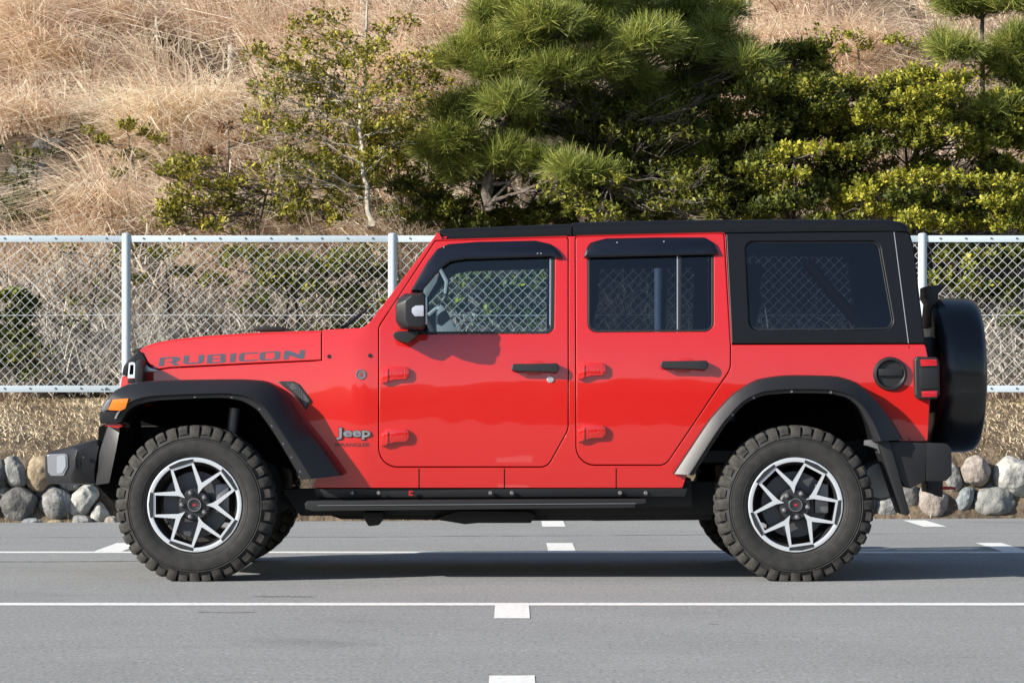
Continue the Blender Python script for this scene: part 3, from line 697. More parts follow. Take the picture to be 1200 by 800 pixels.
# weathered support stakes
def stake(p0, p1, r, label):
    bm = bmesh.new(); bm_tube(bm, [p0, Vector(p0).lerp(Vector(p1), .5), p1], [r, r * 1.02, r * .96], 12)
    tag(from_bm('wooden_stake', bm, m_palebark), label, 'stake', 'weathered stakes on the slope')
b0 = hit(271, 92); stake(b0 - Vector((0, 0, .1)), b0 + Vector((.01, -.03, .34)), .042, 'short weathered stake standing amid the dry grass left of the slender tree')
b0 = hit(427, 48); stake(b0 - Vector((0, 0, .1)), b0 + Vector((.02, -.05, .75)), .055, 'thick pale stake at the top edge behind the slender tree')
b0 = hit(876, 60); stake(b0 - Vector((0, 0, .1)), b0 + Vector((.01, -.05, .75)), .022, 'thin grey stake at the top edge right of the second pine')

# grey rocks in the hollow at the left
def hillrock(px, py, w, h, label):
    p = hit(px, py); bm = bmesh.new(); bmesh.ops.create_icosphere(bm, subdivisions=3, radius=1.0); sd = Vector((px, py, 3))
    for v in bm.verts:
        d = 1 + .3 * noise.noise(v.co * 1.2 + sd) + .12 * noise.noise(v.co * 3 + sd)
        v.co = Vector((v.co.x * w, v.co.y * w * .7, v.co.z * h)) * d
    tag(from_bm('rock', bm, SM[1], None, p, 60), label, 'rock', 'rocks in the hollow of the slope')
shrub('dusky weeds and low leaves in the shaded hollow at the left edge', (30, 280), fill(-5, 75, 175, 272, 16, 12, .35, .2), 'loose', [m_leafd, m_bark], .5, .045)
hillrock(58, 172, .18, .08, 'flat dark rock topmost in the shaded hollow at the left')
hillrock(40, 205, .22, .12, 'broad dark rock in the middle of the shaded hollow at the left')
hillrock(8, 300, .2, .12, 'dark rock behind the fence at the left picture edge')

# =================================================================== the car
CW = 1.88             # width over the wheels; the near face is y = 0
m_red = mat('red_paint', (0.46, 0.0085, 0.0070), 0.5, spec=0.12, coat=1.0)
m_red.node_tree.nodes['Principled BSDF'].inputs['Coat IOR'].default_value = 1.75
add_bump(m_red, 1.7, 0.36, 0.02, 2, target='Coat Normal')
m_black = mat('black_trim', (0.012, 0.012, 0.013), 0.45)
m_void = mat('dark_recess', (0.004, 0.004, 0.004), 0.9, spec=0.1)
m_plast = mat('grained_plastic', (0.012, 0.012, 0.014), 0.40, spec=0.4); add_bump(m_plast, 420, 0.22, 0.002, 2)
m_top = mat('hardtop_black', (0.006, 0.007, 0.009), 0.42, spec=0.22); add_bump(m_top, 500, 0.15, 0.002, 2)
m_rub = mat('rubber', (0.028, 0.027, 0.026), 0.72, spec=0.35)
noise_col(m_rub, [(0.3, (.013, .013, .013)), (0.7, (.030, .029, .028))], 22, 6)
m_tread = mat('dusty_rubber', (0.05, 0.046, 0.042), 0.85, spec=0.25)
noise_col(m_tread, [(0.3, (.022, .021, .020)), (0.7, (.060, .055, .050))], 30, 6)
m_mach = mat('machined_alloy', (0.70, 0.72, 0.75), 0.36, metal=0.6)
m_dalloy = mat('dark_alloy', (0.02, 0.02, 0.022), 0.32, spec=0.6)
m_steel = mat('grey_steel', (0.20, 0.20, 0.21), 0.5, metal=0.7)
m_chrome = mat('chrome', (0.82, 0.82, 0.84), 0.25, metal=0.8)
m_dec = mat('grey_decal', (0.045, 0.050, 0.075), 0.45)
m_amber = mat('amber_lens', (0.85, 0.20, 0.02), 0.2, coat=0.6)
m_rlens = mat('red_lens', (0.42, 0.006, 0.014), 0.15, coat=0.8)
m_hook = mat('red_hook', (0.35, 0.012, 0.015), 0.45)
m_lamp = mat('lamp_reflector', (0.50, 0.51, 0.53), 0.3, metal=0.9)
m_white = mat('clear_lens', (0.30, 0.32, 0.36), 0.2, coat=0.7)
m_seat = mat('seat_cloth', (0.02, 0.02, 0.021), 0.85)
m_greyt = mat('pale_trim', (0.30, 0.31, 0.32), 0.6)
m_under = mat('underbody', (0.010, 0.010, 0.010), 0.7)
g_front = glass('clear_glass', (0.66, 0.78, 0.83), 1.7); g_dark = glass('privacy_glass', (0.21, 0.24, 0.29), 1.6); g_smoke = glass('smoked_acrylic', (0.10, 0.11, 0.14), 1.5)

CAR = tag(empty('off_road_car', (-0.08, CW / 2, 0)), 'red four-door off-road car with black hardtop and chunky tyres, parked side-on', 'car')

# ---- the side surface: y as a function of x and z
_z = np.linspace(0.2, 2.1, 400)
_sl = np.interp(_z, [0.2, .45, .70, .86, 1.0, 1.16, 1.24, 1.34, 2.1], [-.12, -.085, -.025, .015, .06, .10, .17, .215, .215])
_y = np.concatenate([[0], np.cumsum((_sl[1:] + _sl[:-1]) / 2 * np.diff(_z))]); _y += .138 - np.interp(.9, _z, _y)
def yside(X, Z):
    t = max(0.0, -0.72 - X)
    return float(np.interp(Z, _z, _y)) + 0.115 * t
def S(px, py, off=0.0):
    Y = .15
    for _ in range(5):
        X, Z = P(px, py, Y); Y = yside(X, Z) - off
    return Vector((X, Y, Z))
def Sn(p):
    e = .004
    gx = (yside(p.x + e, p.z) - yside(p.x - e, p.z)) / (2 * e); gz = (yside(p.x, p.z + e) - yside(p.x, p.z - e)) / (2 * e)
    return Vector((gx, -1, gz)).normalized()
def mir(p): return Vector((p[0], CW - p[1], p[2]))

def rounded(pts, step=9.0):
    """polygon with optional corner radii (x, y[, r]) -> evenly sampled loop"""
    n = len(pts); out = []
    for i in range(n):
        a = Vector(pts[i - 1][:2]); p = Vector(pts[i][:2]); b = Vector(pts[(i + 1) % n][:2])
        r = pts[i][2] if len(pts[i]) > 2 else 0
        if r <= 0: out.append(p); continue
        u = (a - p); v = (b - p); lu, lv = u.length, v.length; u /= lu; v /= lv
        ang = u.angle(v); t = min(r / math.tan(ang / 2), lu * .48, lv * .48); rr = t * math.tan(ang / 2)
        c = p + (u + v).normalized() * (rr / math.sin(ang / 2))
        s, e = p + u * t - c, p + v * t - c
        a0 = math.atan2(s.y, s.x); da = math.atan2(e.y, e.x) - a0
        da = (da + math.pi) % (2 * math.pi) - math.pi
        k = max(3, int(abs(da) * rr / 2.2) + 2)
        for q in range(k + 1): out.append(c + Vector((math.cos(a0 + da * q / k), math.sin(a0 + da * q / k))) * rr)
    res = []
    m = len(out)
    for i in range(m):
        p, q = out[i], out[(i + 1) % m]; L = (q - p).length
        if L < .05: continue
        k = max(1, int(L / step))
        for j in range(k): res.append(p.lerp(q, j / k))
    return res
def area(l): return sum(a.x * b.y - b.x * a.y for a, b in zip(l, l[1:] + l[:1])) / 2
def inset(l, d):
    """shrink a loop by d (grow when d < 0)"""
    s = 1 if area(l) > 0 else -1; n = len(l); out = []
    for i in range(n):
        a, p, b = l[i - 1], l[i], l[(i + 1) % n]
        u = (p - a).normalized(); v = (b - p).normalized()
        nu = Vector((-u.y, u.x)) * s; nv = Vector((-v.y, v.x)) * s
        k = nu + nv; k = k / max(.35, 1 + nu.dot(nv))
        out.append(p + k * d)
    return out
def inside(pt, l):
    c = False; n = len(l); j = n - 1
    for i in range(n):
        if (l[i].y > pt.y) != (l[j].y > pt.y) and pt.x < (l[j].x - l[i].x) * (pt.y - l[i].y) / (l[j].y - l[i].y) + l[i].x: c = not c
        j = i
    return c
def mdist(pt, l): return min((pt - q).length for q in l)

class Panel:
    """curved sheets laid on the car's side, with rolled edges; near side or mirrored"""
    def __init__(s): s.v = []; s.n = []; s.f = []; s.m = []
    def add(s, outline, holes=(), off=0.0, thick=.022, roll=1.1, rolld=.005, mi=0, mirror=False, grid=15.0, surf=None, flat=False, taper=None):
        surf = surf or S
        O = rounded(outline); H = [rounded(h) for h in holes]
        Oi = inset(O, roll) if roll else O; Hi = [inset(h, -roll) if roll else h for h in H]
        pts = list(Oi); edges = [(i, (i + 1) % len(Oi)) for i in range(len(Oi))]
        for h in Hi:
            b = len(pts); pts += h; edges += [(b + i, b + (i + 1) % len(h)) for i in range(len(h))]
        bound = list(pts)
        if grid:
            x0, x1 = min(p.x for p in Oi), max(p.x for p in Oi); y0, y1 = min(p.y for p in Oi), max(p.y for p in Oi)
            yy = y0 + grid * .37
            while yy < y1:
                xx = x0 + grid * .41
                while xx < x1:
                    q = Vector((xx, yy))
                    if inside(q, Oi) and not any(inside(q, h) for h in Hi) and mdist(q, bound) > grid * .4: pts.append(q)
                    xx += grid * 1.6
                yy += grid
        r = delaunay_2d_cdt(pts, edges, [], 0, 1e-4)
        P2, F2 = r[0], r[2]
        of = (lambda q: off) if taper is None else taper
        base = len(s.v)
        for q in P2:
            p = surf(q.x, q.y, of(q)); s.v.append(p); s.n.append(Sn(p))
        for f in F2:
            c = sum((P2[i] for i in f), Vector((0, 0))) / len(f)
            if not inside(c, Oi) or any(inside(c, h) for h in Hi): continue
            fl = list(f); a = [P2[i] for i in fl]
            # image y is down: a loop with positive area here is clockwise seen from the near side
            if area(a) > 0: fl = fl[::-1]
            s._face([base + i for i in fl], mirror, mi)
        if thick:
            for L, Li, hole in [(O, Oi, False)] + [(h, hi, True) for h, hi in zip(H, Hi)]:
                sg = 1 if area(L) > 0 else -1
                n = len(L); rings = []
                for k, (q2, o2, w) in enumerate(((0, 0, 0), (.7, .3, .5), (1, 1, 1), (1, None, 1))):
                    base = len(s.v)
                    for i in range(n):
                        q = Li[i].lerp(L[i], q2); o = of(q) - (rolld * o2 if o2 is not None else thick)
                        p = surf(q.x, q.y, o); t = L[(i + 1) % n] - L[i - 1]
                        lat = Vector((t.y, 0, t.x)).normalized() * sg * (-1 if hole else 1)      # outward, image y flipped
                        s.v.append(p); s.n.append((Sn(p) * (1 - w) + lat * w).normalized() if w < 1 else lat)
                    rings.append(base)
                for a, b in zip(rings, rings[1:]):
                    for i in range(n):
                        j = (i + 1) % n; q = [a + i, a + j, b + j, b + i]
                        if (sg > 0) == hole: q = q[::-1]
                        s._face(q, mirror, mi)
        return s
    def _face(s, idx, mirror, mi):
        if mirror:
            k = len(s.v)
            if not hasattr(s, 'mm'): s.mm = {}
            out = []
            for i in idx:
                if i not in s.mm:
                    s.mm[i] = len(s.v); p = s.v[i]; n = s.n[i]; s.v.append(mir(p)); s.n.append(Vector((n.x, -n.y, n.z)))
                out.append(s.mm[i])
            idx = out[::-1]
        s.f.append(idx); s.m.append(mi)
    def quad(s, pts, mi=0, smooth=None):
        b = len(s.v); n = (Vector(pts[1]) - Vector(pts[0])).cross(Vector(pts[2]) - Vector(pts[0])).normalized()
        for p in pts: s.v.append(Vector(p)); s.n.append(n)
        s.f.append(list(range(b, b + len(pts)))); s.m.append(mi)
    def build(s, name, mats, parent):
        used = sorted({i for f in s.f for i in f}); mp = {o: k for k, o in enumerate(used)}
        me = bpy.data.meshes.new(name); me.from_pydata([s.v[i] for i in used], [], [[mp[i] for i in f] for f in s.f]); me.update()
        for p, m in zip(me.polygons, s.m): p.use_smooth = True; p.material_index = m
        nn = [s.n[i] for i in used]
        me.normals_split_custom_set([nn[l.vertex_index] for l in me.loops])
        return link(name, me, mats, parent)

def prism(name, pl, y0, y1, mats, parent, bevel=.006, yref=None, mirror=False, seg=2, mi=0, bm=None, r=True):
    """outline in picture pixels, extruded from y0 to y1 (metres across the car)"""
    own = bm is None
    if own: bm = bmesh.new()
    L = rounded(pl, 1e9) if r else [Vector(p[:2]) for p in pl]
    yr = y0 if yref is None else yref
    xz = [P(q.x, q.y, yr) for q in L]
    f = mir if mirror else Vector
    bm_loft(bm, [[f((x, y0, z)) for x, z in xz], [f((x, y1, z)) for x, z in xz]], mi, True, True, bevel, seg)
    if own: return from_bm(name, bm, mats, parent)
def slab(bm, pl, o0, o1, bevel=.003, mirror=False, mi=0, seg=2):
    """a raised plate on the side surface, from offset o1 (inside) to o0 (outside)"""
    L = rounded(pl, 1e9); f = mir if mirror else Vector
    bm_loft(bm, [[f(S(q.x, q.y, o0)) for q in L], [f(S(q.x, q.y, o1)) for q in L]], mi, True, True, bevel, seg)

# ---- body shell -------------------------------------------------------------
ARCH_F = [(374, 553), (352, 520), (330, 484), (309, 462), (280, 455), (225, 455), (178, 456.5), (155, 462)]
ARCH_R = [(1046, 505), (1030, 485), (1004, 459), (978, 450), (916, 450), (884, 455), (858, 474), (834, 508), (806, 553)]
BODY = ([(377.6, 386.4, 2), (425, 384, 2), (434, 377, 8), (514, 271, 2), (519, 281, 2), (671, 277), (849, 273), (851, 300), (856.6, 404, 2), (1084, 403.5, 3), (1088.5, 424, 10), (1089.5, 470), (1087, 517, 3), (1054, 517)]
        + ARCH_R + [(800, 571.5, 2), (366, 571.5, 2)] + ARCH_F + [(140, 463, 2), (143, 441, 2), (163, 436.5), (200, 431.5), (290, 427), (377.6, 422.7)])
DOOR_F = [(510.5, 282.5, 3), (665.6, 278, 3), (665.6, 503, 22), (641.5, 546.6, 14), (444.3, 546.6, 22), (444.3, 383, 16)]
DOOR_R = [(674.6, 277.6, 3), (848.2, 273.8, 3), (855.8, 405), (855.8, 432, 22), (780, 544.4, 14), (675.6, 544.4, 22)]
WIN_F = [(482, 391.5, 2), (649.5, 391, 10), (650.5, 286, 9), (526, 286.5, 14), (481, 345, 4)]
WIN_R = [(689, 389.5, 11), (836.5, 388.5, 11), (836.5, 283, 9), (688.5, 284, 9)]
WIN_Q = [(873.5, 283, 9), (1030, 282.6, 10), (1048.5, 386, 11), (878.5, 387, 11)]

pb = Panel()
for mr in (False, True):
    grow = lambda l: [(v.x, v.y) for v in inset(rounded(l, 1e9), -1.0)]
    pb.add(BODY, [grow(DOOR_F), grow(DOOR_R)], mirror=mr, roll=.7, rolld=.003, thick=.03)
# inner dark sheet behind the shut lines, with openings for the windows
for mr in (False, True):
    pb.add([(435, 381), (513, 277), (520, 284), (850, 276), (853, 402), (1078, 406), (1080, 512), (1050, 505), (1000, 452), (890, 450), (830, 500), (795, 568), (370, 568), (372, 548), (330, 478), (300, 452), (330, 430), (440, 424)],
           [WIN_F, WIN_R], off=-.026, thick=0, roll=0, mi=1, mirror=mr)
def across(a, b, off=-.01, mi=1):
    p, q = S(*a, off), S(*b, off); pb.quad([p, mir(p), mir(q), q], mi)
across((1086, 405), (1088, 470), mi=0); across((1088, 470), (1085, 517), mi=0)           # tail
across((800, 571), (366, 571)); across((377, 387), (430, 384), mi=1); across((145, 442), (141, 463), mi=0)
body = pb.build('body', [m_red, m_void], CAR)
# sill seams
for x in (491, 591, 722):
    bm = bmesh.new(); slab(bm, [(x - .6, 548.5), (x + .6, 548.5), (x + .6, 571), (x - .6, 571)], .0008, -.004, 0); from_bm('sill_seam', bm, m_void, body)
bm = bmesh.new(); slab(bm, [(1064.6, 405), (1065.6, 405), (1066, 516), (1065, 516)], .0008, -.004, 0); from_bm('panel_seam', bm, m_void, body)
for x, y in ((385.5, 417.5), (433.5, 416.5)):
    bm = bmesh.new(); p = S(x, y); bm_lathe(bm, [(0, -.006), (.008, -.006), (.010, -.002), (.011, .002)], 10, 'Y', p); from_bm('body_bolt', bm, m_black, body)

# ---- doors --------------------------------------------------------------------
HINGE = [(450.5, 433), (453.5, 428.8), (476, 429.5), (479.2, 433, 3), (479.4, 440), (476, 444.2, 3), (461.5, 444.9), (452, 448.6), (446.6, 449), (446.8, 434)]
VIS_F = [(481, 341), (500, 308), (512, 292, 6), (526, 286, 8), (560, 283.4), (628, 282, 8), (647, 286.5, 12), (656, 296, 6), (659.5, 302), (650, 302.5), (648, 300.5), (545, 303.6), (528, 306.5, 8), (517, 314.5, 6), (494, 342)]
VIS_R = [(684, 301.5), (687, 291.5, 6), (696, 283, 8), (710, 279.4, 6), (770, 278.2), (826, 278.2, 8), (836, 284, 6), (842.3, 297.5), (833, 298.2), (692, 301.6)]
for mr in (False, True):
    for front in (True, False):
        d = Panel(); d.add(DOOR_F if front else DOOR_R, [WIN_F if front else WIN_R], mirror=mr)
        door = d.build('door', [m_red], CAR)
        # window: rubber surround and pane
        if front:
            gl = [(496, 388.6, 2), (645, 388, 8), (646, 290, 6), (531, 291, 12), (492, 345, 3)]
        else:
            gl = [(691.5, 386.6, 8), (834, 385.8, 8), (834, 286, 6), (691.5, 287, 6)]
        t = Panel(); t.add([(q.x, q.y) for q in inset(rounded(WIN_F if front else WIN_R, 1e9), .2)], [gl], off=-.002, thick=.03, roll=.4, rolld=.002, mirror=mr, grid=0)
        tr = t.build('window_trim', [m_black], door)
        g = Panel(); g.add(gl, off=-.010, thick=0, roll=0, mirror=mr, grid=30)
        g.build('window', [g_front if front else g_dark], door)
        if not front:
            bm = bmesh.new(); slab(bm, [(794.4, 286), (798.6, 286), (798.6, 387), (794.4, 387)], -.001, -.014, .002, mr); from_bm('window_divider', bm, m_black, door)
            bm = bmesh.new(); slab(bm, [(793.2, 287), (794.2, 287), (794.2, 386), (793.2, 386)], -.003, -.012, 0, mr); from_bm('divider_rim', bm, m_chrome, door)
        else:
            bm = bmesh.new(); slab(bm, [(644.2, 303), (645.2, 303), (644.8, 381), (643.8, 381)], -.003, -.010, 0, mr); from_bm('rim_glint', bm, m_chrome, door)  # chrome strip added for the sun glint on the window edge
        vt = (VIS_F if front else VIS_R)
        ytop, ybot = min(p[1] for p in vt), 303
        bm = bmesh.new(); L = rounded(vt, 5)
        f = mir if mr else Vector
        ins = inset(L, 2.2)
        cx = sum(q.x for q in L) / len(L)
        bm_loft(bm, [[f(S(q.x, q.y, .002)) for q in L], [f(S(q.x, q.y, .016)) for q in L], [f(S(q.x, q.y, .024)) for q in ins]], 0, True)
        for k in ((520, 289.6), (630, 297), (634, 297)) if front else ((723, 284.2), (778, 283)):
            if not mr: bm_lathe(bm, [(0, -.004), (.0035, -.004), (.004, 0)], 8, 'Y', S(k[0], k[1], .024), 1)
        from_bm('rain_visor', bm, [mat('visor', (0.005, 0.006, 0.011), 0.2, coat=0.15), m_chrome], door)
        dx, dy = (0, 0) if front else (230.5, -4.5)
        for k in (0, 73):
            bm = bmesh.new(); slab(bm, [(p[0] + dx, p[1] + dy + k) + tuple(p[2:]) for p in HINGE], .021, -.002, .0035, mr, seg=2)
            slab(bm, [(452.5 + dx, 434 + dy + k), (455 + dx, 432 + dy + k), (455 + dx, 446 + dy + k), (452.5 + dx, 447 + dy + k)], .025, .015, .002, mr)
            for hx in (458.5, 471.5): bm_lathe(bm, [(0, -.002), (.004, -.0015), (.0065, 0), (.0065, .004)], 10, 'Y', (mir if mr else Vector)(S(hx + dx, 437.7 + dy + k, .0205)), 0) if not mr else None
            slab(bm, [(473.6 + dx, 431 + dy + k), (474.8 + dx, 431 + dy + k), (474.8 + dx, 443 + dy + k), (473.6 + dx, 443 + dy + k)], .0215, .015, 0, mr)
            from_bm('door_hinge', bm, [m_red, m_black], door)
        hx, hy = (599.5, 425.5) if front else (774.3, 422.3)
        bm = bmesh.new()
        slab(bm, [(hx, hy + 3, 2), (hx + 2, hy + .8), (hx + 44, hy + .2), (hx + 53, hy - .3, 2), (hx + 55.5, hy + 3, 2), (hx + 55.5, hy + 8, 3), (hx + 52, hy + 11.5, 2), (hx + 44, hy + 10.3), (hx + 3, hy + 9.6, 2), (hx, hy + 8, 2)], .042, .018, .006, mr, seg=3)
        slab(bm, [(hx + 1, hy + 2), (hx + 11, hy + 2), (hx + 11, hy + 9), (hx + 1, hy + 9)], .028, -.002, .003, mr)
        slab(bm, [(hx + 43, hy + 1), (hx + 54, hy + 1), (hx + 54, hy + 10), (hx + 43, hy + 10)], .028, -.002, .003, mr)
        from_bm('door_handle', bm, m_black, door)
        bm = bmesh.new(); slab(bm, [(hx + 13, hy + 3, 3), (hx + 18, hy - 3.5, 3), (hx + 35, hy - 3.5, 3), (hx + 41, hy + 3, 3), (hx + 40, hy + 9, 3), (hx + 33, hy + 14, 3), (hx + 19, hy + 14, 3), (hx + 14, hy + 9, 3)], .0016, -.002, .001, mr)
        from_bm('handle_scoop', bm, mat('scoop_red', (0.42, 0.012, 0.010), 0.3, coat=.7), door)
        if front:
            bm = bmesh.new(); p = S(645, 444.3); bm_lathe(bm, [(0, -.006), (.015, -.006), (.0185, -.003), (.0195, .002)], 20, 'Y', mir(p) if mr else p); from_bm('door_lock', bm, m_chrome, door)

# ---- roof -----------------------------------------------------------------------
RTOP = [(515.5, 269.5), (522, 268.2), (545, 267), (600, 264.8), (669.6, 262.2)]
RTOP2 = [(671.2, 260.8), (720, 259.2), (800, 257.9), (880, 257.1), (960, 256.8), (1040, 257.2), (1056, 259.5), (1063, 263.5), (1067, 271)]
def roof_part(name, tops, bots, parent, mats, cap=True):
    bm = bmesh.new(); rings = []
    for (tx, ty), (bx, by) in zip(tops, bots):
        y = .30; x, zt = P(tx, ty, y); x2, zb = P(bx, by, y - .01)
        near = [(x2, y - .012, zb), (x2, y - .014, zb + (zt - zb) * .45), (x, y - .004, zt - .012), (x, y + .012, zt - .002), (x, y + .05, zt + .002), (x, .62, zt + .004)]
        far = [tuple(mir(p)) for p in near[::-1]]
        rings.append([Vector(p) for p in near] + [Vector(p) for p in far])
    bm_loft(bm, rings, 0, True)
    return from_bm(name, bm, mats, parent, sharp=50)
roof_part('roof_panel', RTOP, [(515.5, 281), (522, 280.8), (545, 280.2), (600, 278.7), (669.6, 276.2)], CAR, [m_top])
top = roof_part('hardtop', RTOP2, [(671.2, 276), (720, 275), (800, 273.4), (880, 272.2), (960, 271.3), (1040, 270.6), (1056, 271), (1063, 271.5), (1067, 274)], CAR, [m_top])
pq = Panel()
for mr in (False, True):
    pq.add([(850.6, 273.6, 1), (1046, 271.4, 1), (1065.5, 273, 4), (1071, 291), (1084, 402.6, 2), (857.2, 403, 2)], [WIN_Q], off=.004, mirror=mr, roll=1.8, rolld=.012)
    g = Panel(); g.add([(q.x, q.y) for q in inset(rounded(WIN_Q, 1e9), .6)], off=-.011, thick=0, roll=0, mirror=mr, grid=30); g.build('quarter_window', [g_dark], top)
    r_ = Panel(); r_.add([(q.x, q.y) for q in inset(rounded(WIN_Q, 1e9), .3)], [[(q.x, q.y) for q in inset(rounded(WIN_Q, 1e9), 1.9)]], off=-.008, thick=.006, roll=.4, rolld=.002, mirror=mr, grid=0); r_.build('window_seal', [m_black], top)
for a, b in (((1066, 273), (1071, 291)), ((1071, 291), (1084, 402))):
    p, q = S(*a, -.004), S(*b, -.004); pq.quad([p, mir(p), mir(q), q], 0)
pq.build('side_panel', [m_top], top)
sm_ = Panel(); sm_.add([(1047.2, 272), (1048.1, 272), (1065, 402), (1064.1, 402)], off=.0052, thick=0, roll=0, grid=0); sm_.build('seam', [mat('pale_seam', (.25, .25, .27), .4)], top)
# rear glass in the hardtop
a, b = S(1073, 300, .0), S(1081, 392, .0)
bm = bmesh.new(); bm_loft(bm, [[a + Vector((.012, .12, 0)), Vector((a.x + .012, CW - a.y - .12, a.z))], [b + Vector((.012, .10, 0)), Vector((b.x + .012, CW - b.y - .10, b.z))]], cap=False, closed=False)
from_bm('rear_window', bm, mat('rear_glass', (.01, .012, .016), .05, coat=1), top)
# headliner, so the cabin is dark
bm = bmesh.new(); x0, z0 = P(520, 281, .32); x1, z1 = P(1066, 276, .32)
bm_loft(bm, [[(x0, .32, z0 - .004), (x0, CW - .32, z0 - .004)], [(x1, .32, z1 - .004), (x1, CW - .32, z1 - .004)]], cap=False, closed=False); from_bm('headliner', bm, m_seat, CAR)

# ---- bonnet ---------------------------------------------------------------------
HT = [(164.5, 410.5), (171, 406.5), (180, 403.4), (200, 399.4), (240, 395), (300, 391.2), (376.6, 388.6)]
hp = Panel(); hp.add(HT[::1] + [(376.6, 421.6, 1), (290, 425.8), (200, 430.3), (186, 432.5), (178.5, 431.5, 2)], thick=.03)
hood = hp.build('bonnet', [m_red], CAR)
bm = bmesh.new(); rings = []
for (x, y) in HT:
    e = S(x, y + .9, 0); n = []
    for dy_, dz in ((0.0, .0), (.004, .006), (.014, .0095), (.04, .0125), (.12, .0150), (.40, .018)): n.append(e + Vector((0, dy_, dz)))
    rings.append(n + [mir(p) for p in n[::-1]])
e = rings[0]; rings.insert(0, [p + Vector((-.012, .0, -.03)) for p in e])
bm_loft(bm, rings, 0, False, closed=False); from_bm('bonnet_top', bm, m_red, hood, sharp=80)
hp2 = Panel(); hp2.add(HT[::1] + [(376.6, 421.6, 1), (290, 425.8), (200, 430.3), (186, 432.5), (178.5, 431.5, 2)], thick=.03, mirror=True); hp2.build('bonnet_side', [m_red], hood)
bm = bmesh.new(); x, z = P(316, 386.5, .75); bm_box(bm, (x, .75, z + .004), (.16, .16, .024), 0, .008); bm_box(bm, (x, CW - .75, z + .004), (.16, .16, .024), 0, .008); from_bm('bonnet_vent', bm, m_black, hood)
# lettering on the bonnet: squarish wide capitals laid on the paint
LET = {'R': [(0, .84, .88, 1), (0, 0, .24, .82), (.66, .50, 1, .90), (.40, .42, .92, .49), [(.52, .41), (.80, .41), (1.02, 0), (.76, 0)]],
       'U': [(0, .17, .26, 1), (.74, .17, 1, 1), [(.03, .16), (.97, .16), (.86, 0), (.14, 0)]],
       'B': [(0, .15, .27, .85), (0, .86, .93, 1), (0, 0, .95, .14), (.28, .45, .9, .55), (.70, .56, .98, .85), (.72, .15, 1, .44)],
       'I': [(0, 0, 1, 1)],
       'C': [(0, .15, .27, .85), [(.10, 1), (1, 1), (1, .86), (.01, .86)], [(.01, .14), (1, .14), (1, 0), (.10, 0)]],
       'O': [(0, .15, .26, .85), (.74, .15, 1, .85), [(.12, 1), (.88, 1), (.99, .86), (.01, .86)], [(.01, .14), (.99, .14), (.88, 0), (.12, 0)]],
       'N': [(0, 0, .25, .72), (.75, .28, 1, 1), [(0, .73), (0, 1), (.24, 1), (1, .27), (1, 0), (.76, 0)]]}
BOX = [('R', 42, 190, 115, 178), ('U', 220, 370, 101, 165), ('B', 395, 535, 94, 159), ('I', 566, 606, 88, 152), ('C', 632, 770, 82, 145), ('O', 783, 935, 74, 138), ('N', 963, 1117, 65, 130)]
dp = Panel()
for ch, x0, x1, y0, y1 in BOX:
    x0, x1, y0, y1 = 180 + x0 / 6.316, 180 + x1 / 6.316, 400 + y0 / 6.316, 400 + y1 / 6.316
    for s in LET[ch]:
        q = s if isinstance(s, list) else [(s[0], s[3]), (s[2], s[3]), (s[2], s[1]), (s[0], s[1])]
        pl = [(x0 + u * (x1 - x0) + (v - .5) * 1.2, y1 + v * (y0 - y1) - (u - .5) * (x1 - x0) * .052) for u, v in q]
        dp.add(pl, off=.0012, thick=0, roll=0, grid=0)
dp.build('lettering', [m_dec], hood)
# cowl deck, wipers
bm = bmesh.new(); p, q = S(378, 388.5, -.01), S(428, 386, -.01); bm_loft(bm, [[p, mir(p)], [q, mir(q)]], cap=False, closed=False); from_bm('cowl', bm, m_black, CAR)
for y0, y1 in ((.42, .95), (1.0, 1.5)):
    bm = bmesh.new(); x, z = P(398, 386, y0); x2, z2 = P(428, 368, y1); bm_tube(bm, [(x, y0, z + .005), (x + .03, y0 + .1, z + .025), (x2, y1, z2 + .02)], .010, 6); from_bm('wiper', bm, m_black, CAR)

# ---- windscreen -------------------------------------------------------------------
bm = bmesh.new()
a, b = S(432, 381, -.012), S(513.5, 277, -.012)
for f in (Vector, mir):
    bm_loft(bm, [[f(a + Vector(o)) for o in ((0, 0, 0), (.05, 0, 0), (.05, .06, 0), (0, .06, 0))], [f(b + Vector(o)) for o in ((0, 0, 0), (.05, 0, 0), (.05, .06, 0), (0, .06, 0))]], 0, True, True, .004)
bm_loft(bm, [[b + Vector(o) for o in ((-.03, .062, -.03), (.05, .062, -.03), (.05, .062, .01), (0, .062, .01))], [mir(b + Vector(o)) for o in ((-.03, .062, -.03), (.05, .062, -.03), (.05, .062, .01), (0, .062, .01))]], 0)
ws = from_bm('windscreen_frame', bm, m_red, CAR)
bm = bmesh.new(); bm_loft(bm, [[a + Vector((.02, .061, 0)), mir(a + Vector((.02, .061, 0)))], [b + Vector((.02, .061, -.03)), mir(b + Vector((.02, .061, -.03)))]], cap=False, closed=False); from_bm('windscreen', bm, g_front, ws)

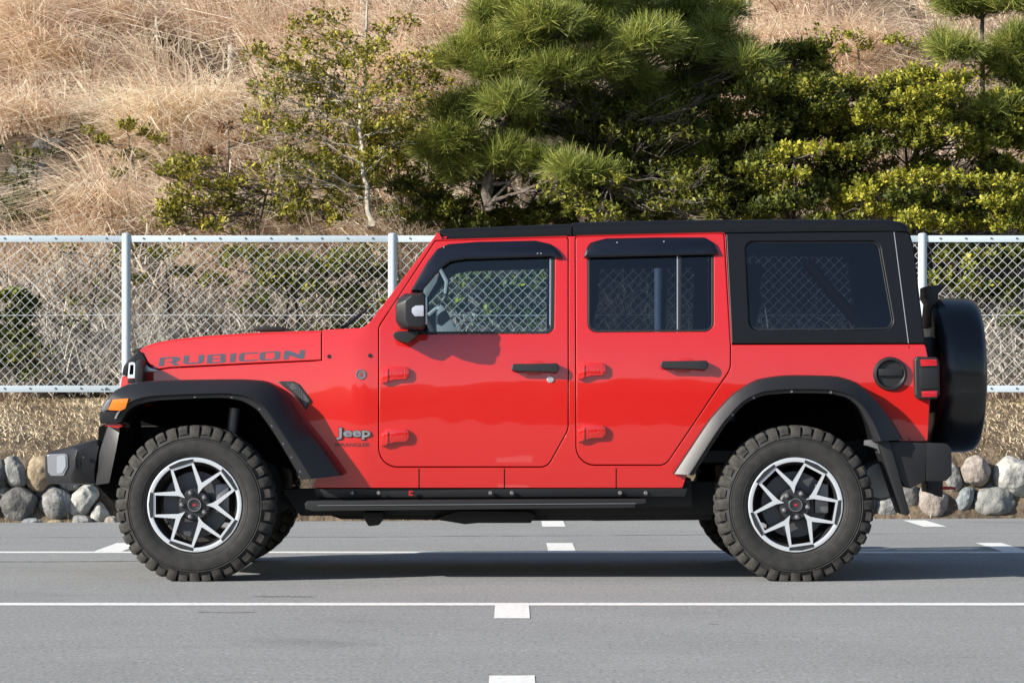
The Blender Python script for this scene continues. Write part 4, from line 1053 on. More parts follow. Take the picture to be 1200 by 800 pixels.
# ---- nose ---------------------------------------------------------------------------
bm = bmesh.new(); x, zt = P(150, 424, .42); zb = P(150, 476, .42)[1]
bm_box(bm, (x + .05, CW / 2, (zt + zb) / 2), (.12, CW - .84, zt - zb), 0, .02)
for k in range(7):
    yy = CW / 2 + (k - 3) * .105; bm_box(bm, (x - .0125, yy, (zt + zb) / 2 + .03), (.008, .06, (zt - zb) * .7), 1, .004)
grille = from_bm('grille', bm, [m_red, m_void], CAR)
for yy in (.56, CW - .56):
    bm = bmesh.new(); bm_lathe(bm, [(0, -.05), (.06, -.045), (.085, -.025), (.092, -.005), (.1, -.012), (.104, .02)], 28, 'X', (x - .012, yy, zt - .14), 0); from_bm('headlight', bm, m_white, grille)
SUR = [(142.5, 440), (144.5, 429), (152, 419.5), (161, 411, 2), (166, 412), (175, 429.5), (190, 434.5), (176, 436), (150, 439)]
for mr in (False, True): prism('headlamp_surround', SUR, .275, .40, m_plast, CAR, .008, mirror=mr)
for mr in (False, True):
    bm = bmesh.new(); prism(None, [(167, 425), (176, 431), (188, 434.3), (167, 436.3)], .262, .274, None, None, .002, bm=bm, mirror=mr); from_bm('bonnet_trim', bm, m_lamp, CAR)
prism('bonnet_latch', [(153, 413), (158, 408.5, 2), (165, 407, 2), (169, 409), (162, 414)], .34, .42, m_black, CAR, .004)
# the small auxiliary mirror on the left wing
mo = prism('wing_mirror', [(158.6, 424, 2), (163, 421, 2), (167.5, 423, 2), (167.5, 448), (158, 448.5)], .16, .30, m_black, CAR, .006)
bm = bmesh.new(); OQ = rounded([(149.6, 443, 1), (151.2, 426, 3), (153.5, 424, 2), (158, 424.2, 2), (158.6, 427), (158, 443, 1)], 1e9)
fr = Panel()
Sx = lambda px, py, off=0.0: Vector((P(px, py, .165)[0], .165 - off, P(px, py, .165)[1]))
fr.add([(149.6, 443.2, 1), (151.3, 426, 3), (153.5, 424, 2), (158, 424.2, 2), (158.7, 427), (158.2, 443.2, 1)], [[(151.8, 438.6, 1), (153, 427.6, 1), (156.8, 427.4, 1), (156.4, 438.6, 1)]], off=.004, thick=.03, roll=.4, rolld=.002, grid=0, surf=Sx)
fr.build('frame', [m_chrome], mo)
prism('mirror_foot', [(149.2, 443.5), (158, 443.5), (158.5, 449), (149.4, 449)], .17, .26, m_black, mo, .003)
prism('mirror_glass', [(151.5, 439), (153, 427), (157, 427), (156.5, 439)], .172, .18, m_void, mo, 0)

# ---- wheel-arch flares ---------------------------------------------------------------
def spline(pts, n):
    pts = [Vector(p) for p in pts]; d = [0]
    for a, b in zip(pts, pts[1:]): d.append(d[-1] + (b - a).length)
    out = []
    for k in range(n):
        s = d[-1] * k / (n - 1); i = 0
        while i < len(d) - 2 and d[i + 1] < s: i += 1
        t = (s - d[i]) / (d[i + 1] - d[i]); g = lambda j: pts[max(0, min(len(pts) - 1, j))]
        p0, p1, p2, p3 = g(i - 1), g(i), g(i + 1), g(i + 2)
        cr = .5 * ((2 * p1) + (p2 - p0) * t + (2 * p0 - 5 * p1 + 4 * p2 - p3) * t * t + (3 * p1 - p0 - 3 * p2 + p3) * t ** 3)
        out.append(p1.lerp(p2, t) * .45 + cr * .55)
    return out
FO = [(117.5, 482), (123.5, 470), (133, 458.5), (151, 450), (175, 446.5), (225, 445), (282, 444.5), (311, 447), (330, 459), (354, 495), (380, 528), (400, 557)]
FI = [(143, 494), (147, 486), (152, 479.5), (162, 474), (182, 469.5), (230, 466.8), (262, 466.2), (284, 470), (302, 481), (322, 509), (338, 536), (353, 562)]
RO = [(1058, 515), (1044, 491.5), (1024, 465.5), (1004, 448.5), (981, 441), (948, 439.7), (916, 440), (887, 445), (860, 461), (833, 490), (810, 524), (789.5, 555)]
RI = [(1024, 517), (1017, 497), (1007, 478), (994, 466.5), (974, 461.5), (946, 460.6), (918, 461), (892, 464), (872, 474), (851, 497), (832, 526), (813, 556.5)]
def flare(name, O, I, sect, bolts, mirror, kind):
    n = 46; Os, Is = spline(O, n), spline(I, n); f = mir if mirror else Vector
    bm = bmesh.new(); rings = []
    for o, i in zip(Os, Is):
        r = []
        for t, y in sect:
            q = o.lerp(i, t); x, z = P(q.x, q.y, max(0.0, min(y, .06))); r.append(f((x, y, z)))
        rings.append(r)
    bm_loft(bm, rings, 0, True, closed=True)
    k = 0
    for t in bolts:
        j = int(t * (n - 1)); q = Os[j].lerp(Is[j], .9); x, z = P(q.x, q.y, 0); bm_lathe(bm, [(0, -.004), (.006, -.004), (.008, .004)], 8, 'Y', f((x, -.002, z)) if not mirror else f((x, .0, z)), 1)
    return from_bm(name, bm, [m_plast, m_steel], CAR, sharp=28)
SECR = [(-.02, .24), (-.02, .06), (.04, .036), (.68, -.004), (.76, -.014), (.84, -.004), (.98, 0), (1.0, .006), (1.0, .16), (.9, .24)]
SEC = [(-.02, .24), (-.02, .085), (.05, .060), (.66, -.012), (.74, -.020), (.82, -.008), (.98, -.004), (1.0, .004), (1.0, .16), (.9, .24)]
for mr in (False, True):
    ff = flare('fender_flare', FO, FI, SEC, [.36, .52, .66, .74, .83, .9, .96], mr, 0)
    flare('fender_flare', RO, RI, SECR, [.3, .45, .6, .72], mr, 1)
    # closing cap of the front flare: turn signal and nose block
    prism('flare_cap', [(117.3, 482, 1), (143.5, 481.5), (142, 494, 1), (136, 496.5), (117.5, 496, 2)], -.012, .16, m_plast, ff, .006, mirror=mr, yref=0)
    prism('turn_signal', [(127, 480.3, 1), (132.5, 468, 1), (151.5, 466.4, 1), (147.5, 478.5, 2), (142, 481, 1)], -.021, .1, m_amber, ff, .004, mirror=mr, yref=0)
    prism('marker_lens', [(119, 480.5), (127, 467.5, 2), (131.5, 468), (126.3, 480.5)], -.017, .08, m_lamp, ff, .003, mirror=mr, yref=0)
    prism('body_strip', [(123, 496.6), (141, 496.4), (144, 499), (138, 501.5), (123, 498.8)], -.0, .2, m_red, ff, .001, mirror=mr, yref=0)  # bit of red bodywork showing under the flare cap
    bm = bmesh.new(); f = mir if mr else Vector
    q3 = lambda L, y: [f((P(a, b, y)[0], y, P(a, b, y)[1])) for a, b in L]
    bm_loft(bm, [[*q3([(126, 499)], .085), *q3([(141, 499.5)], .03), *q3([(136, 528)], .03), *q3([(128, 566)], .05), *q3([(112, 568)], .125), *q3([(116, 530)], .11)],
                 q3([(126, 499), (141, 499.5), (136, 528), (128, 566), (112, 568), (116, 530)], .42)], 0, True, True, .006); from_bm('arch_extension', bm, m_plast, CAR)
    prism('brace', [(136, 520), (146, 503), (150, 510), (146, 525), (140, 530)], .30, .36, m_greyt, CAR, .004, mirror=mr)
# vent at the rear of the front wing
vp = Panel(); VEN = [(324, 446.4), (344, 446.6, 3), (350, 449.5, 3), (364.6, 469, 3), (358.5, 480), (348, 465)]
vp.add(VEN, off=.010, thick=.02, roll=1.0); vent = vp.build('wing_vent', [m_black], CAR)
v2 = Panel(); v2.add([(q.x, q.y) for q in inset(rounded([(333, 448.4), (343.5, 448.6, 2), (349, 451, 2), (362, 469, 2), (358, 476), (349.5, 463)], 1e9), .2)], off=.0112, thick=0, roll=0, grid=0)
m_mesh = mat('honeycomb', (.03, .03, .032), .4); nt = m_mesh.node_tree; vo = nd(m_mesh, 'ShaderNodeTexVoronoi', feature='DISTANCE_TO_EDGE', Scale=95.0); vo.inputs['Randomness'].default_value = .25
tcv = nd(m_mesh, 'ShaderNodeTexCoord'); nt.links.new(tcv.outputs['Object'], vo.inputs['Vector']); rv = ramp(m_mesh, vo.outputs['Distance'], [(.10, (.06, .06, .065)), (.2, (.004, .004, .004))]); nt.links.new(rv.outputs[0], nt.nodes['Principled BSDF'].inputs['Base Color'])
v2.build('vent_mesh', [m_mesh], vent)

# ---- wheel wells, underbody --------------------------------------------------------------
def well(I, mirror):
    bm = bmesh.new(); f = mir if mirror else Vector; Is = spline(I, 26)
    a = [f((P(q.x, q.y, .0)[0], .10, P(q.x, q.y, .0)[1] + .006)) for q in Is]; b = [f((P(q.x, q.y, .0)[0], .56, P(q.x, q.y, .0)[1] + .006)) for q in Is]
    bm_loft(bm, [a, b], 0, False, closed=False)
    w = [bm.verts.new(p) for p in b]; bm.faces.new(w)
    return from_bm('wheel_well', bm, m_void, CAR)
for mr in (False, True):
    well(FI, mr); well(RI, mr)
bm = bmesh.new()
U = lambda pl, y0, y1, b=.008: prism(None, pl, y0, y1, None, None, b, bm=bm, mi=0)
U([(330, 573), (1010, 560), (1010, 596), (800, 604), (352, 604)], .42, .52); U([(330, 573), (1010, 560), (1010, 596), (800, 604), (352, 604)], CW - .52, CW - .42)
U([(372, 560), (810, 560), (812, 594), (372, 596)], .22, CW - .22)
U([(362, 596), (830, 598), (826, 609), (640, 610), (400, 608)], .6, .95)
U([(425, 600), (448, 600), (450, 607, 3), (444, 615, 3), (432, 616.5, 3), (428, 610)], .3, .42)
U([(538, 598), (620, 599), (628, 603), (622, 612.5, 2), (560, 612.5), (545, 614, 2), (508, 608)], .34, .9, .006)
U([(640, 596), (836, 596), (834, 609), (700, 610), (640, 608)], .45, 1.4)
U([(130, 545), (150, 500), (300, 500), (330, 560), (330, 600), (160, 600)], .58, CW - .58)
U([(850, 500), (1030, 505), (1030, 580), (850, 590)], .58, CW - .58)
bm_tube(bm, [(-1.59, .3, .38), (-1.59, CW - .3, .38)], .05, 12); bm_tube(bm, [(1.42, .3, .38), (1.42, CW - .3, .38)], .055, 12)
bm_lathe(bm, [(0, -.16), (.1, -.14), (.15, -.05), (.15, .05), (.1, .14), (0, .16)], 16, 'Y', (1.42, CW / 2, .38)); bm_lathe(bm, [(0, -.14), (.1, -.12), (.13, 0), (.1, .12), (0, .14)], 16, 'Y', (-1.59, CW / 2 + .25, .38))
chas = from_bm('chassis', bm, m_under, CAR)
bm = bmesh.new(); bm_tube(bm, [P(275, 478, .34)[:1] + (.34,) + P(275, 478, .34)[1:], P(266, 560, .34)[:1] + (.34,) + P(266, 560, .34)[1:]], .028, 12); from_bm('shock_absorber', bm, m_steel, CAR)
bm = bmesh.new(); bm_lathe(bm, [(0, -.30), (.09, -.29), (.105, -.26), (.105, .26), (.09, .29), (0, .30)], 24, 'Y', (P(1028, 562, .6)[0], .75, P(1028, 562, .6)[1])); from_bm('exhaust_silencer', bm, mat('silencer', (.3, .3, .29), .45, metal=.5), CAR)

for mr in (False, True):
    bm = bmesh.new(); prism(None, [(116, 500), (152, 484), (156, 520), (152, 600), (140, 596), (112, 566)], .22, .60, None, None, 0, bm=bm, mirror=mr); from_bm('front_liner', bm, m_void, CAR)

# ---- rails and steps -----------------------------------------------------------------------
for mr in (False, True):
    bm = bmesh.new(); slab(bm, [(368, 572.6), (806, 571.8), (803, 581.5), (372, 583)], .010, -.06, .004, mr)
    for x in (413, 444, 575, 600, 727, 757): bm_lathe(bm, [(0, -.009), (.008, -.009), (.011, -.004), (.012, .003)], 8, 'Y', (mir if mr else Vector)(S(x, 577.4, .010)), 1) if not mr else None
    rk = from_bm('rock_rail', bm, [m_plast, m_steel], CAR)
    if not mr:
        bm = bmesh.new(); slab(bm, [(479, 574.6), (484, 574.6), (484, 576), (481, 576), (481, 579), (484, 579), (484, 580.4), (479, 580.4)], .0125, .006, 0); from_bm('rail_emblem', bm, m_red, rk)
    bm = bmesh.new()
    prism(None, [(357, 589.5, 2), (360, 586.8, 2), (757, 584.8, 1), (757, 589.2, 1), (744, 591), (744, 594.5), (366, 598.5, 2), (358, 596, 2)], .035, .20, None, None, .005, bm=bm, mirror=mr)
    prism(None, [(372, 591.6), (745, 589.2), (745, 590), (372, 592.4)], .030, .05, None, None, 0, bm=bm, mirror=mr, mi=1)
    from_bm('side_step', bm, [m_black, m_steel], CAR)

# ---- bumpers ----------------------------------------------------------------------------------
bm = bmesh.new()
RA = [(81.5, 531), (84, 523.5), (114, 514.5), (117.5, 520), (110, 567), (84, 566.5), (81.5, 559)]
RB = [(52.5, 535), (59, 528.6), (113, 514.5), (117.5, 520), (110, 568), (57, 566.5), (53, 559)]
ra = [Vector((P(x, y, .10)[0], .10, P(x, y, .10)[1])) for x, y in RA]; rb = [Vector((P(x, y, .31)[0], .31, P(x, y, .31)[1])) for x, y in RB]
RC = [(88, 538), (90, 527), (112, 518.5), (115, 523), (110, 550), (91, 551), (88, 547)]
rc = [Vector((P(x, y, .085)[0], .085 + max(0, (530 - y)) * .0028 + max(0, y - 545) * .004, P(x, y, .085)[1])) for x, y in RC]
ra = [p + Vector((0, .035, 0)) for p in ra]
bm_loft(bm, [rc, ra, rb, [mir(p) for p in rb], [mir(p) for p in ra], [mir(p) for p in rc]], 0, True, True, .008, 2)
fb = from_bm('front_bumper', bm, m_plast, CAR)
def cham(px, py, off=0.0):
    Y = .2
    for _ in range(4):
        Y = .31 - (px - 52.7) / (81.5 - 52.7) * .175; Y = max(.1, Y)
    X, Z = P(px, py, Y); n = Vector((-.21, -.125, 0)).normalized() * 1.0
    n = Vector((-.86, -.51, 0)); return Vector((X, Y, Z)) + n * off
fl = Panel(); fl.add([(55.5, 532, 3), (80.2, 531, 4), (80.4, 547, 3), (75.5, 557.5, 3), (60, 557.5, 3), (56.5, 553, 3)], off=.004, thick=.02, roll=.8, surf=cham, grid=0)
fog = fl.build('fog_lamp', [m_lamp], fb)
fl = Panel(); fl.add([(68, 534, 2), (79, 533.2, 3), (79.2, 547, 3), (75, 554.5, 3), (68, 555, 2)], off=.0085, thick=.006, roll=.8, surf=cham, grid=0); fl.build('fog_lamp_lens', [m_white], fb)
bm = bmesh.new(); x, z = P(97, 534.5, .09); bm_lathe(bm, [(0, -.004), (.007, -.005), (.010, -.006), (.012, .002)], 14, 'Y', (x, .085, z)); from_bm('parking_sensor', bm, m_plast, fb)
bm = bmesh.new(); prism(None, [(122, 562), (132, 585), (145, 598), (170, 590), (150, 540), (125, 540)], .35, 1.5, None, None, .01, bm=bm); from_bm('front_skid', bm, m_under, CAR)

bm = bmesh.new()
prism(None, [(1034, 516.5, 2), (1060, 517.5), (1086, 519, 1), (1084.5, 563), (1066, 572.5, 3), (1058, 566)], .075, CW - .075, None, None, .010, bm=bm)
rbp = from_bm('rear_bumper', bm, m_plast, CAR)
bm = bmesh.new(); prism(None, [(1086, 518.6, 1), (1109, 519.4, 3), (1115, 525, 3), (1115.5, 556, 3), (1109, 563, 3), (1085.6, 563.5, 1)], .068, CW - .068, None, None, .010, bm=bm); from_bm('bumper_end', bm, m_plast, rbp)
for mr in (False, True):
    bm = bmesh.new(); prism(None, [(1028, 515), (1039, 513.6), (1043, 519), (1066.5, 601), (1063, 604), (1057, 602)], .05, .30, None, None, .003, bm=bm, mirror=mr); from_bm('mud_flap', bm, m_black, CAR)
    bm = bmesh.new(); prism(None, [(1016, 516), (1036, 513.5), (1041, 518), (1036, 538), (1028, 526), (1016, 522)], .12, .3, None, None, .004, bm=bm, mirror=mr); from_bm('flap_bracket', bm, mat('bracket_grey', (.10, .10, .11), .55), CAR)
prism('tow_hitch', [(1088, 560), (1106, 560), (1105.5, 583), (1100, 580), (1088, 577)], .82, 1.06, m_black, CAR, .004, yref=.8)
prism('tow_hook', [(1104, 570), (1117, 570, 1), (1121, 571.5, 1), (1121, 573.5, 1), (1104, 573.5)], .55, .60, m_hook, CAR, .003)

# ---- tail: spare wheel cover, lamps, filler ---------------------------------------------------
m_vinyl = mat('black_vinyl', (.006, .006, .007), .28, coat=.2); add_bump(m_vinyl, 7, .25, .02, 3)
bm = bmesh.new(); x0, zc = P(1086, 439.5, CW / 2); x1 = P(1155.5, 439.5, .62)[0]; R0 = 90.5 * (CW / 2 - CAMY) / F
bm_lathe(bm, [(0, x0), (R0 * .8, x0), (R0 * .93, x0 + .01), (R0 * .985, x0 + .04), (R0, x0 + .10), (R0 * 1.0, x1 - .075), (R0 * .985, x1 - .035), (R0 * .95, x1 - .010), (R0 * .88, x1), (0, x1 + .002)], 72, 'X', (0, CW / 2, zc))
sp = from_bm('spare_wheel_cover', bm, m_vinyl, CAR, sharp=60)
bm = bmesh.new(); prism(None, [(1083, 336, 2), (1101, 334, 2), (1101.5, 340), (1097, 345), (1096, 362), (1090, 384), (1084, 384), (1087, 356), (1083, 350)], .82, 1.06, None, None, .006, bm=bm, yref=.9); from_bm('brake_lamp_bracket', bm, m_black, CAR)
bm = bmesh.new(); bm_box(bm, (x0 - .02, CW / 2, zc), (.09, .4, .4), 0, .02); from_bm('spare_carrier', bm, m_black, CAR)
for mr in (False, True):
    bm = bmesh.new(); prism(None, [(1071.8, 421, 3), (1075, 417.5, 3), (1098, 418.5, 3), (1101, 423, 3), (1101.5, 462, 3), (1098, 467.5, 3), (1076, 468, 4), (1072.4, 463, 3)], .105, .26, None, None, .010, bm=bm, mirror=mr, seg=3)
    tl = from_bm('tail_lamp', bm, m_black, CAR)
    prism('lens', [(1078.5, 421, 1), (1097.5, 421, 1), (1098.5, 428.5), (1079.5, 429)], .0975, .12, m_rlens, tl, .003, mirror=mr)
    prism('lens', [(1080, 458.2), (1098.5, 457.6), (1098, 464.8, 1), (1081, 465.3, 1)], .0975, .12, m_rlens, tl, .003, mirror=mr)
    prism('lamp_cover', [(1077.5, 431), (1099.5, 430), (1099.8, 455), (1078, 456)], .0955, .12, m_plast, tl, .006, mirror=mr)
fc = S(1043, 438, 0)
bm = bmesh.new(); bm_lathe(bm, [(0, -.006), (.062, -.006), (.066, -.016), (.072, -.022), (.080, -.020), (.0855, -.010), (.087, .004)], 44, 'Y', fc)
bm_box(bm, fc + Vector((.0, -.013, .008)), (.122, .018, .036), 0, .004); from_bm('fuel_cap', bm, m_black, CAR)

# ---- door mirrors ---------------------------------------------------------------------------------
for mr in (False, True):
    bm = bmesh.new(); f = mir if mr else Vector
    def ring(y, pts): return [f((P(a, b, y)[0], y, P(a, b, y)[1])) for a, b in pts]
    H0 = [(471, 347), (494, 343), (498, 346), (498.5, 383), (495, 386), (472, 386), (467, 381), (467, 353)]
    H1 = [(465.5, 350), (474, 344), (497, 342.8), (499, 347), (499, 382), (496, 386), (470, 385.5), (464.5, 379)]
    H2 = [(463.5, 357), (473, 345.5), (497, 343.2), (499, 347), (499, 382), (496, 386.2), (472, 385.5), (463.5, 375)]
    H3 = [(475, 352), (483, 345.5), (496, 344.5), (498, 348), (498, 380), (495, 384), (478, 383), (474.5, 375)]
    bm_loft(bm, [ring(.145, H0), ring(.10, H1), ring(.0, H2), ring(-.035, H3)], 0, True, True, .008, 3)
    mm = from_bm('door_mirror', bm, m_plast, CAR, sharp=30)
    bm = bmesh.new(); prism(None, [(482.5, 361, 2), (487, 358, 2), (496.5, 357.6, 1), (496.5, 370.5, 1), (486, 370.5, 2), (482.5, 366, 1)], -.042, -.02, None, None, .004, bm=bm, mirror=mr); from_bm('indicator', bm, mat('mirror_lamp', (.34, .36, .42), .25, coat=.5), mm)
    bm = bmesh.new(); prism(None, [(459, 391, 3), (466, 388, 3), (480, 387.5), (491, 387.5, 2), (488, 394, 2), (478, 402, 4), (464, 398.5, 4)], .06, .2, None, None, .012, bm=bm, mirror=mr, seg=3); prism(None, [(477, 383), (488, 383), (488, 390), (478, 390)], .08, .15, None, None, .003, bm=bm, mirror=mr); from_bm('mirror_arm', bm, m_black, mm)
    x, z = P(499, 364, .04); bm = bmesh.new(); a, b = P(499, 347, .04)[1], P(499, 383, .04)[1]; bm_box(bm, (x + .0035, f((0, .05, 0)).y, z), (.004, .15, (a - b) * .9), 0, .001); from_bm('mirror_glass', bm, m_chrome, mm)

# ---- cabin -------------------------------------------------------------------------------------------
x, z = P(470, 398, .5); bm = bmesh.new(); bm_box(bm, (x + .02, CW / 2, z - .12), (.42, 1.36, .3), 0, .05); from_bm('dashboard', bm, m_seat, CAR)
bm = bmesh.new(); bm_box(bm, (.25, CW / 2, .62), (2.6, 1.4, .06), 0); from_bm('cabin_floor', bm, m_seat, CAR)
def seat(xc, yc, w, name='seat'):
    bm = bmesh.new(); bm_box(bm, (xc, yc, .86), (.52, w, .16), 0, .04)
    bm_box(bm, (xc + .30, yc, 1.18), (.13, w, .62), 0, .05, Matrix.Rotation(math.radians(14), 3, 'Y')); s = from_bm(name, bm, m_seat, CAR)
    for dy in ((0,) if w < .7 else (-.38, .38)):
        bm = bmesh.new(); bm_box(bm, (xc + .385, yc + dy, 1.53), (.09, .26, .17), 0, .035, Matrix.Rotation(math.radians(10), 3, 'Y')); from_bm('headrest', bm, m_seat, s)
seat(.02, .58, .5); seat(.02, CW - .58, .5); seat(.86, CW / 2, 1.2, 'rear_seat')
bm = bmesh.new(); R = .18; c = Vector((P(512, 396, 1.3)[0], CW - .58, P(512, 396, 1.3)[1])); tl_ = Matrix.Rotation(math.radians(62), 3, 'Y')
pts = [c + tl_ @ Vector((R * math.cos(a), R * math.sin(a), 0)) for a in np.linspace(0, 2 * math.pi, 33)]; bm_tube(bm, pts, .015, 8); bm_tube(bm, [c + tl_ @ Vector((0, -R, 0)), c, c + tl_ @ Vector((0, R, 0))], .016, 6); bm_tube(bm, [c, c + Vector((-.25, 0, -.12))], .02, 8)
from_bm('steering_wheel', bm, m_seat, CAR)
# roll cage: hoops, the rear struts, pale pillar trims with grab handles on the far pillar
bm = bmesh.new()
for yy in (.36, CW - .36):
    bm_tube(bm, [(.33, yy - .1 * (1 if yy < 1 else -1), .7), (.33, yy, 1.72)], .035, 10); bm_tube(bm, [(-.30, yy, 1.73), (.33, yy, 1.75), (1.9, yy, 1.73)], .03, 10); bm_tube(bm, [(1.12, yy, .8), (1.12, yy, 1.73)], .03, 10)
from_bm('roll_cage', bm, m_seat, CAR)
a = P(944, 306, .42); b = P(1004, 377, .42); bm = bmesh.new(); bm_tube(bm, [(a[0], .42, a[1]), (b[0], .42, b[1])], .03, 10); from_bm('cage_strut', bm, m_red, CAR)
yy = CW - .30; pts = [(515, 312), (524, 330), (523, 345), (512, 362), (500, 372)]
bm = bmesh.new(); bm_tube(bm, [(P(a, b, yy)[0], yy - .05, P(a, b, yy)[1]) for a, b in pts], .014, 8); from_bm('grab_handle', bm, m_greyt, CAR)
bm = bmesh.new(); a = [(507, 300), (520, 300), (512, 330), (500, 350), (494, 350)]; prism(None, a, yy - .01, yy + .02, None, None, .004, bm=bm); prism(None, [(513, 352, 4), (522, 362, 5), (537, 390), (512, 390)], yy - .02, yy + .02, None, None, .008, bm=bm); from_bm('pillar_trim', bm, m_greyt, CAR)

# ---- badges ---------------------------------------------------------------------------------------------
def text_on(name, body_txt, x0, x1, y0, y1, off, ext, mats, bold=0.0, sh=0.0, ox=0, oy=0):
    cu = bpy.data.curves.new('t', 'FONT'); cu.body = body_txt; cu.offset = bold; cu.extrude = 0; cu.fill_mode = 'FRONT'; cu.resolution_u = 4
    ob = bpy.data.objects.new('t', cu); COL.objects.link(ob); dg = bpy.context.evaluated_depsgraph_get(); me = bpy.data.meshes.new_from_object(ob.evaluated_get(dg))
    bpy.data.objects.remove(ob); bpy.data.curves.remove(cu)
    co = [v.co.copy() for v in me.vertices]; a, b = min(c.x for c in co), max(c.x for c in co); lo, hi = min(c.y for c in co), max(c.y for c in co)
    for v, c in zip(me.vertices, co):
        u, w = (c.x - a) / (b - a), (c.y - lo) / (hi - lo); v.co = S(x0 + u * (x1 - x0) + ox, y1 + w * (y0 - y1) + sh * u + oy, off)
    bm = bmesh.new(); bm.from_mesh(me); bpy.data.meshes.remove(me)
    if ext:
        bmesh.ops.remove_doubles(bm, verts=bm.verts, dist=1e-5)
        r = bmesh.ops.extrude_face_region(bm, geom=bm.faces[:])
        for v in r['geom']:
            if isinstance(v, bmesh.types.BMVert): v.co.y -= ext
    return from_bm(name, bm, mats, CAR)
text_on('name_badge', 'Jeep', 393.5, 435, 500.5, 515.4, .001, .004, mat('badge_dark', (.02, .02, .02), .4), .06)
text_on('name_badge', 'Jeep', 394.3, 434.2, 501.2, 514.7, .0055, .003, mat('badge_silver', (.30, .30, .32), .4, metal=.8), .025)
text_on('model_lettering', 'WRANGLER', 391.5, 433, 518.6, 523.2, .0012, 0, mat('badge_smoke', (.05, .02, .02), .4), .01)
bm = bmesh.new(); c = S(423, 438.6); bm_lathe(bm, [(0, -.004), (.021, -.004), (.022, -.007), (.025, -.007), (.027, .001)], 28, 'Y', c); rbm = from_bm('round_badge', bm, mat('badge_bronze', (.30, .26, .27), .35, metal=.7), CAR)
bm = bmesh.new(); L = []
for k in range(10): a = math.pi / 2 + k * math.pi / 5; r_ = .016 if k % 2 == 0 else .007; L.append(c + Vector((r_ * math.cos(a), -.0055, r_ * math.sin(a))))
vs = [bm.verts.new(p) for p in L]; bm.faces.new(vs); from_bm('star', bm, mat('star_red', (.25, .05, .05), .4), rbm)

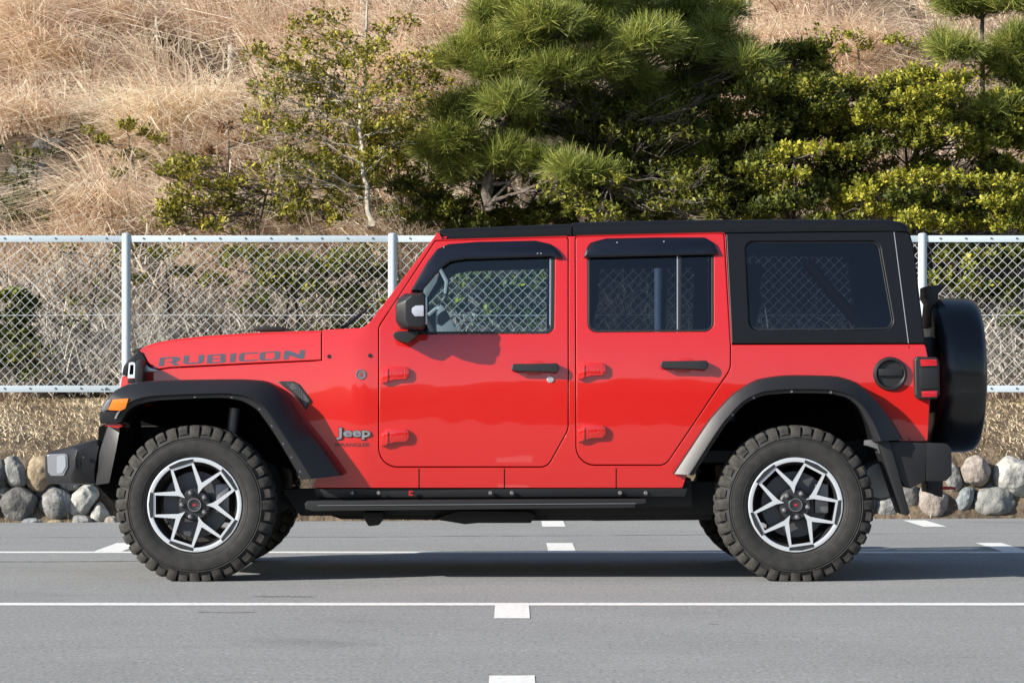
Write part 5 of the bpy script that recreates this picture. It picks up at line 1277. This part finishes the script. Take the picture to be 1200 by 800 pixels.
# ---- wheels ------------------------------------------------------------------------------------------------
RT, RW, ZC = .399, .262, .384
def make_wheel(a0):
    """returns a wheel whose outer face looks along -y, centred on the hub, outer plane at y = 0"""
    w = empty('wheel', (0, 0, 0), CAR)
    bm = bmesh.new()
    prof = [(.236, .035), (.243, .014), (.262, .004), (.292, -.001), (.322, .001), (.343, .008), (.362, .019), (.378, .036), (.388, .055), (.388, RW - .055), (.375, RW - .032), (.343, RW - .008), (.30, RW), (.26, RW - .006), (.236, RW - .03)]
    bm_lathe(bm, prof, 96)
    # rim protector ring and a scribed ring on the sidewall
    bm_lathe(bm, [(.333, .0035), (.336, .0005), (.339, .0035), (.339, .01)], 96)
    for q in (.2555, .266, .3255): bm_lathe(bm, [(q - .0018, np.interp(q, [.243, .262, .292, .322], [.014, .004, -.001, .001]) + .001), (q, np.interp(q, [.243, .262, .292, .322], [.014, .004, -.001, .001]) - .0016), (q + .0018, np.interp(q, [.243, .262, .292, .322], [.014, .004, -.001, .001]) + .001)], 96)
    n = 40
    def lug(ang, half, cs, half2=None):
        rings = []
        for s in (-1, -.55, .55, 1):
            h = half if half2 is None else half2
            r = []
            for (rr, yy) in cs:
                d = .0035 if abs(s) == 1 else 0.0
                a = ang + s * half; r.append(Vector(((rr - d) * math.cos(a), yy + (d * .4 if yy < RW / 2 else -d * .4), (rr - d) * math.sin(a))))
            rings.append(r)
        bm_loft(bm, rings, 1, True)
    for side in (0, 1):
        fy = (lambda y: y) if side == 0 else (lambda y: RW - y)
        for k in range(n):
            a = (k + .5 * side) * 2 * math.pi / n; long_ = k % 2 == 0
            r0 = .341 if long_ else .356
            cs = [(r0, fy(.0015 if long_ else .008)), (r0 + .016, fy(.0045 if long_ else .010)), (.384, fy(.011)), (.3955, fy(.022)), (RT, fy(.036)), (RT, fy(.10)), (.38, fy(.10)), (.37, fy(.04)), (r0, fy(.02))]
            lug(a, .063 if long_ else .058, cs)
    for row, yy in ((0, .113), (1, RW - .113 - .032)):
        for k in range(n):
            a = (k + .25 + .5 * row) * 2 * math.pi / n; lug(a, .052, [(.38, yy), (RT, yy), (RT, yy + .032), (.38, yy + .032)])
    # sidewall lettering blocks, too worn to read
    for v in bm.verts:
        if v.co.z < -ZC + .002:
            v.co.y += (.012 if v.co.y > RW / 2 else -.012) * min(1, (-ZC + .002 - v.co.z) / .015); v.co.z = -ZC + .002
    tyre = from_bm('tyre', bm, [m_rub, m_tread], w, (0, 0, 0), sharp=30)
    # rim: dark barrel + machined outer lip
    bm = bmesh.new(); bm_lathe(bm, [(.214, .020), (.206, .035), (.200, .06), (.196, .10), (.196, RW - .04), (.236, RW - .03)], 72, mi=0)
    bm_lathe(bm, [(.237, .030), (.2385, .018), (.2365, .011), (.232, .0095), (.2165, .0125), (.214, .020)], 72, mi=1)
    rim = from_bm('rim', bm, [m_dalloy, m_mach], w, (0, 0, 0), sharp=30)
    def plate(bm, poly, y0, y1, mi0=1, mi1=0, bev=0.0):
        a = [bm.verts.new((p.x, y0, p.y)) for p in poly]; b = [bm.verts.new((p.x, y1, p.y)) for p in poly]; n_ = len(poly)
        f = bm.faces.new(a); f.material_index = mi0
        for i in range(n_):
            f = bm.faces.new((a[i], b[i], b[(i + 1) % n_], a[(i + 1) % n_])); f.material_index = mi1
    pol = lambda r, d: Vector((r * math.cos(math.radians(d)), r * math.sin(math.radians(d))))
    bm = bmesh.new()
    for k in range(5):
        b = a0 + 36 + 72 * k
        J = pol(.102, b); tip = pol(.058, b); bl = pol(1, b)
        for sgn in (-1, 1):
            wa = a0 + 72 * k + (36 + sgn * 36); ax = pol(1, wa); sd = Vector((-ax.y, ax.x)) * (-sgn)
            C1 = ax * .207 + sd * .060; C0 = ax * .207; Ci = ax * .1955 + sd * .048; C0i = ax * .1955
            Jn = pol(.098, b) ; lat = ax - bl * ax.dot(bl); lat.normalize(); side_in = bl * .094 + lat * .0125
            e1 = pol(.1165, b); tp = pol(.066, b) + (ax * .0 - sd * .0)
            plate(bm, [tip, side_in, Ci, C1, e1] if sgn < 0 else [tip, e1, C1, Ci, side_in], .0135, .045)
            plate(bm, [Ci, C0i, C0, C1] if sgn < 0 else [Ci, C1, C0, C0i], .0135, .045)
            # dark stepped pieces that carry the spoke into the lip, and the dark web inside
            plate(bm, [C0 * 1.004, ax * .2295, ax * .2215 + sd * .064, C1 * 1.004] , .0085, .05, 0, 0)
            plate(bm, [pol(.05, b), ax * .055 + sd * .026, side_in * .999, tip * .999], .0215, .055, 0, 0)
    from_bm('spokes', bm, [m_dalloy, m_mach], rim, (0, 0, 0), sharp=25)
    bm = bmesh.new(); bm_lathe(bm, [(0, .020), (.072, .020), (.082, .03), (.085, .06)], 40); 
    from_bm('hub', bm, m_dalloy, rim, (0, 0, 0))
    bm = bmesh.new(); bm_lathe(bm, [(0, .009), (.022, .009), (.026, .007), (.033, .007), (.037, .012), (.038, .022)], 36, mi=0)
    bm_lathe(bm, [(.030, .0064), (.0335, .0062), (.0345, .009)], 36, mi=1)
    bm_box(bm, (0, .0078, 0), (.018, .002, .012), 2)
    from_bm('centre_cap', bm, [m_dalloy, m_steel, mat('cap_red', (.28, .02, .03), .4)], rim, (0, 0, 0))
    for k in range(5):
        p = pol(.0625, a0 + 72 * k); bm = bmesh.new(); bm_lathe(bm, [(0, -.006), (.006, -.005), (.0115, .002), (.0135, .014), (.0135, .022)], 14, 'Y', (p.x, .0, p.y)); from_bm('lug_nut', bm, m_steel, rim, (0, 0, 0))
    bm = bmesh.new(); bm_lathe(bm, [(.07, .085), (.165, .085), (.168, .088), (.168, .11), (.07, .11)], 40); bm_lathe(bm, [(.0, .075), (.075, .075), (.078, .11)], 30)
    brake = from_bm('brake_disc', bm, mat('brake_iron', (.10, .10, .105), .45, metal=.6), w, (0, 0, 0))
    bm = bmesh.new(); bm_box(bm, (.135, .075, .03), (.07, .05, .15), 0, .012); from_bm('brake_caliper', bm, m_steel, brake, (0, 0, 0))
    return w
def copy_tree(o, parent):
    c = o.copy(); COL.objects.link(c); c.parent = parent
    for ch in list(o.children): copy_tree(ch, c)
    return c
base = Vector(CAR.location)
w1 = make_wheel(180.0); w1.location = Vector((P(227.6, 0, 0)[0], 0.0, ZC)) - base
w2 = make_wheel(-82.0); w2.location = Vector((P(932.6, 0, 0)[0], 0.0, ZC)) - base
for w_, src in ((w1, w1), (w2, w2)):
    c = copy_tree(src, CAR); c.location = Vector((src.location.x, CW - base.y, src.location.z)); c.rotation_euler = (0, 0, math.pi)
